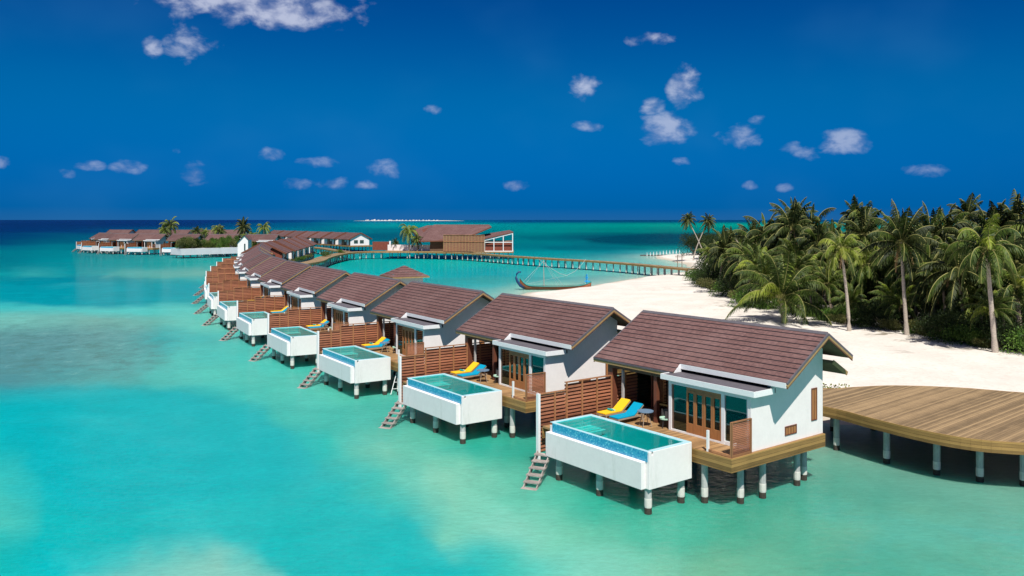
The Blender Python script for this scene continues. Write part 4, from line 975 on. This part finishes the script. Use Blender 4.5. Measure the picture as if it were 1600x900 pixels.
back=[(1232,470,338,'dark',1.25),(1262,466,345,'dark',1.2),(1246,460,330,'up',.95),(1215,468,372,'dark',1.1),(1188,462,392,'wide',.9),(1290,476,378,'dark',1.0),(1330,460,326,'dark',.9),(1352,462,338,'wide',1.0),(1308,470,360,'ragged',.8),(1395,460,352,'dark',1.0),(1462,480,352,'up',1.0),(1440,470,372,'dark',1.0),(1512,470,324,'dark',.9),(1545,480,350,'up',1.0),(1592,480,330,'dark',1.15),(1490,500,400,'wide',.9),(1575,510,395,'dark',1.0),(1428,500,430,'wide',.9),(1500,520,450,'big',.55),(1350,490,440,'dark',.8),(1460,515,440,'dark',.85),(1270,490,420,'wide',.9),(1300,494,440,'big',.55),(1170,440,410,'dark',.9),(1140,430,415,'wide',.8),(1590,540,440,'wide',.9),(1535,530,470,'big',.5),(1200,480,430,'big',.6),(1400,505,465,'big',.45),(1620,500,350,'wide',1.1),(1650,500,340,'dark',1.1),(1240,480,400,'big',.62),(1105,440,385,'wide',.8),(1122,448,400,'big',.55),(1142,452,378,'dark',1.1),(1158,462,402,'big',.6),(1172,466,388,'dark',1.1),(1190,474,412,'big',.62),(1128,436,392,'dark',1.0),(1155,446,372,'dark',1.15),(1182,452,362,'up',1.0),(1205,462,352,'dark',1.1),(1278,480,365,'dark',1.05),(1252,492,418,'big',.6),(1290,486,398,'dark',1.1),(1318,488,400,'dark',1.0),(1342,496,398,'wide',.9),(1368,494,412,'dark',1.0),(1398,502,400,'wide',.9),(1430,508,400,'dark',1.1),(1450,516,418,'dark',1.0),(1478,520,432,'big',.5),(1510,528,412,'dark',1.1),(1532,520,395,'dark',1.1),(1568,534,430,'dark',1.0),(1596,530,400,'dark',1.1),(1420,515,470,'big',.42),(1560,545,480,'big',.4),(1320,505,470,'big',.4),(1345,470,352,'up',1.0),(1480,480,345,'dark',1.0),(1558,480,338,'dark',1.0),(1375,470,385,'wide',.9)]
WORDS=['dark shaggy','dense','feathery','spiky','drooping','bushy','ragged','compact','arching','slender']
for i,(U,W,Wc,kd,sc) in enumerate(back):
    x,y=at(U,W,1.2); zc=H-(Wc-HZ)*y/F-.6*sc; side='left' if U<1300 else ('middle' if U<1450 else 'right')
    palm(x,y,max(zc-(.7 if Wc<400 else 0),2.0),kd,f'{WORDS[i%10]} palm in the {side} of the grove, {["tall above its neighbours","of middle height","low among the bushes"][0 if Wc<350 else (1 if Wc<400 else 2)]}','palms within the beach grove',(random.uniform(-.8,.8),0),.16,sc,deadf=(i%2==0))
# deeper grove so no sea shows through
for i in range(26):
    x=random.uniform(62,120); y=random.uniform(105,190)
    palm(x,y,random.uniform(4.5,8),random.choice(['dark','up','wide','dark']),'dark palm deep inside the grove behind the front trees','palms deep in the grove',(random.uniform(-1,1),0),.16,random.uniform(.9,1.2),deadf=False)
# distant palms at the arms
for i,(U,Wb,Wc,kd,sc,Yd,lab) in enumerate([(266,385,351,'wide',1.15,300,'leftmost distant palm, tallest, behind the arm roofs'),(256,385,360,'wide',.8,296,'small palm left of the tallest distant palm'),(308,385,360,'dark',.9,320,'squat distant palm above the middle roofs of the arm'),(318,385,362,'wide',.7,320,'tiny palm at the right of the squat distant one'),(338,385,356,'bright',1.0,330,'bushy distant palm over the right roofs of the arm'),(347,385,360,'dark',.8,330,'dark distant palm beside the bushy one over the arm'),(378,385,352,'dark',1.05,290,'tall dark distant palm above the white gable'),(412,385,354,'bright',1.0,300,'bright green distant palm right of the white gable'),(395,388,366,'bright',.8,290,'low distant palm between the dark and bright ones'),(386,388,370,'wide',.8,285,'low distant palm just right of the white gable'),(640,390,358,'bright',1.15,256,'bright palm growing in front of the restaurant roof'),(652,390,373,'wide',.8,256,'smaller palm at the right of the restaurant palm'),(618,391,378,'dark',.55,262,'low dark palm over the white restaurant wall')]):
    x=(U-800)/F*Yd; zc=H-(Wc-HZ)*Yd/F-.5
    palm(x,Yd,zc,kd,lab,'distant palms at the villa arms',(random.uniform(-.5,.5),0),.2,sc,deadf=False,z0=1.5)

# ------------------------------------------------------------ bushes and broadleaf trees
def make_bush(seed,m,n,sz,lobes,hgt):
    rs=random.Random(seed); b=MB(); L=[(rs.uniform(-.75,.75),rs.uniform(-.75,.75),rs.uniform(.3,.95)*hgt,rs.uniform(.35,.7)) for _ in range(lobes)]
    V_=[];Fc=[]
    for k in range(n):
        lx,ly_,lz,lr=L[k%lobes]; d=Vector((rs.gauss(0,1),rs.gauss(0,1),rs.gauss(0,1))).normalized(); rad=lr*(rs.random()**.33)*rs.uniform(.85,1.12)
        p=Vector((lx,ly_,lz))+Vector((d.x*rad,d.y*rad,d.z*rad*.75*hgt)); 
        if p.z<0: p.z=rs.random()*.2
        t=(d+Vector((rs.gauss(0,.6),rs.gauss(0,.6),rs.gauss(-.1,.5)))).normalized()*sz*rs.uniform(.7,1.3); s_=t.cross(Vector((rs.gauss(0,1),rs.gauss(0,1),rs.gauss(0,1)))).normalized()*sz*.3
        b.add([p-s_*.4,p+t*.5-s_,p+t,p+t*.5+s_],[(0,1,2,3)],m)
    return b.build('foliage')
def make_limbs(seed,hgt):
    rs=random.Random(seed); b=MB()
    b.tube([(0,0,-.1),(.03,0,hgt*.25)],[.05,.04],'bark',6)
    for k in range(6):
        a=k*1.05+rs.uniform(-.3,.3); b.tube([(.02,0,hgt*.18),(.3*math.cos(a),.3*math.sin(a),hgt*.5),(.5*math.cos(a),.5*math.sin(a),hgt*.8)],[.03,.02,.008],'bark',5)
    return b.build('branches')
bush={'green':make_bush(21,'bush_leaf',3600,.085,9,.8),'dark':make_bush(22,'bush_leaf_dark',4500,.075,12,1.1),'warm':make_bush(23,'bush_leaf_warm',2600,.085,8,.8),'tall':make_bush(24,'bush_leaf_dark',5200,.06,16,1.7),'spiky':make_bush(25,'palm_leaf',2200,.16,7,.7)}
limbs={'a':make_limbs(1,.9),'b':make_limbs(2,1.5)}
def shrub(x,y,z,kind,sx,sz,label,grp,name='shrub',cat='shrub'):
    r_=empty(name,(x,y,z)); tag(r_,label,cat,grp)
    rz=random.uniform(0,6.28)
    for o in (bush[kind],limbs['b' if kind=='tall' else 'a']):
        c=reuse(o); c.parent=r_; c.scale=(sx,sx,sz); c.rotation_euler=(0,0,rz); c.location=(0,0,0)
    return r_
edge=[(1092,441,2.2,'green'),(1098,447,2.6,'green'),(1106,452,2.4,'dark'),(1118,460,2.6,'warm'),(1126,450,3.4,'dark'),(1140,466,2.2,'green'),(1150,468,3,'dark'),(1163,478,2.0,'warm'),(1175,484,2.4,'green'),(1190,482,2.6,'dark'),(1285,505,1.6,'green'),(1300,505,2.0,'green'),(1316,510,1.5,'warm'),(1345,512,1.8,'green'),(1360,514,1.9,'dark'),(1380,518,2.2,'dark'),(1395,521,1.4,'warm'),(1432,526,1.4,'green'),(1450,530,1.6,'warm'),(1470,534,2.0,'dark'),(1488,538,2.2,'green'),(1508,540,2.1,'dark'),(1530,545,1.7,'green'),(1545,548,1.3,'warm'),(1575,550,1.8,'dark'),(1592,553,2.2,'dark'),(1612,556,2.2,'green'),(1205,486,2.0,'green'),(1250,492,1.8,'dark'),(1265,497,1.6,'green'),(1110,440,3,'dark'),(1135,445,3.5,'green'),(1335,500,2.5,'dark'),(1420,510,2.6,'dark'),(1520,525,3.0,'dark'),(1560,532,2.8,'dark')]
KW={'green':'fresh green','dark':'dark glossy','warm':'yellowish','tall':'tall dark','spiky':'spiky'}
for i,(U,W,s_,k_) in enumerate(edge):
    x,y=at(U,W-3,1.0); shrub(x,y,ground_z(x,y)-.2,k_,s_*.95,s_*random.uniform(.85,1.1),f'{KW[k_]} shrub at the {"left" if U<1210 else ("middle" if U<1440 else "right")} end of the sand edge, {["low","rounded","spreading"][i%3]}','shrubs along the sand edge')
n_=0
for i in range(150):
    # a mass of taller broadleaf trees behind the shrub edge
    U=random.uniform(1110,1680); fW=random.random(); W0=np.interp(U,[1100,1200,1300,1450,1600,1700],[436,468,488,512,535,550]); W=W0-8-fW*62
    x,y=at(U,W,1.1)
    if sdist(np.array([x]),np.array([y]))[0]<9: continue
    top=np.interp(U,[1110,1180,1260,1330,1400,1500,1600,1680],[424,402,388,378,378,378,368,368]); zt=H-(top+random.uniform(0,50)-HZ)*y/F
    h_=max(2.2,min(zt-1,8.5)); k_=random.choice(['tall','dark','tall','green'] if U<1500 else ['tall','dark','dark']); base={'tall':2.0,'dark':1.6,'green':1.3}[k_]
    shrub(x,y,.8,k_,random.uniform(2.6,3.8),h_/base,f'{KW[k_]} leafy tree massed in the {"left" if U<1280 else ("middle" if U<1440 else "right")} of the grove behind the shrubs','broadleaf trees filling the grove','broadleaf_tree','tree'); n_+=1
for i in range(28):
    x=random.uniform(60,140); y=random.uniform(190,280)
    if y>262: continue
    shrub(x,y,.8,'tall',4.5,random.uniform(2,3.2),'dark distant tree at the back of the island','far trees of the island','broadleaf_tree','tree')
# clump behind the crossing palms
for i,(U,W) in enumerate([(1083,398),(1095,397),(1106,398),(1118,402),(1125,405)]):
    x,y=wp(U,W,1.); shrub(x,y,.8,'dark',3.4,5.0,f'{["first","second","third","fourth","fifth"][i]} dark round bush from the left under the crossing palms','bushes under the crossing palms')
# bushes on the distant terrace
a_,d_,L_=TERR
for i in range(17):
    f=(i+.5)/17; p=a_+d_*L_*f+Vector((-d_.y,d_.x,0))*random.uniform(1.2,6); k_=['warm','green','spiky'][i%3]
    shrub(p.x,p.y,2.9,k_,1.7,random.uniform(2.0,4.2),f'{KW[k_]} bush growing on the distant pale terrace planter','bushes on the distant terrace')
for i in range(10):
    U=385+i*5.5; Yd=272+i*2; shrub((U-800)/F*Yd,Yd,2.0,['green','warm','spiky'][i%3],2.0,random.uniform(1.8,3.4),'small bush by the path bend right of the white gable','bushes at the path bend')
for i in range(6): shrub(-46.5+random.uniform(-1,1)-4,186+i*11,2.3,['warm','green'][i%2],1.2,1.0,'low garden bush between the far villas and the curved path','bushes at the path bend')

# ------------------------------------------------------------ island on the horizon
r_=MB(); 
for (x0,x1) in ((-1700,-900),(-1100,-500)):
    pts=[(x0+(x1-x0)*i/20,8800+random.uniform(-40,40),0) for i in range(21)]
    vs=[];fs=[]
    for i,(x,y,_) in enumerate(pts): h_=5*math.sin(math.pi*i/20)+.1; vs+= [(x,y-60,-.5),(x,y,h_),(x,y+80,-.5)]
    for i in range(20): fs+= [(i*3,i*3+3,i*3+4,i*3+1),(i*3+1,i*3+4,i*3+5,i*3+2)]
    r_.add(vs,fs,'sand')
o=r_.build('far_island'); tag(o,kind='structure')
hh=[4,7,5,14,6,3,4,9,5,7,3,6,4,3,5,3,4,6,2,5,4,3]
for i,h_ in enumerate(hh):
    x=-1560+i*36+random.uniform(-14,14); r_=MB(); wv=random.uniform(5,11)
    r_.box(-wv,wv,-15,15,-1,h_*.7+3,'pale_terrace'); r_.prism([(-16,h_*.7+3.01),(16,h_*.7+3.01),(0,h_*.7+5)],-wv-1,wv+1,'white_paint')
    o=r_.build('distant_building'); o.location=(x,8790,2); tag(o,'tiny white building on the horizon island','building','buildings on the horizon island')
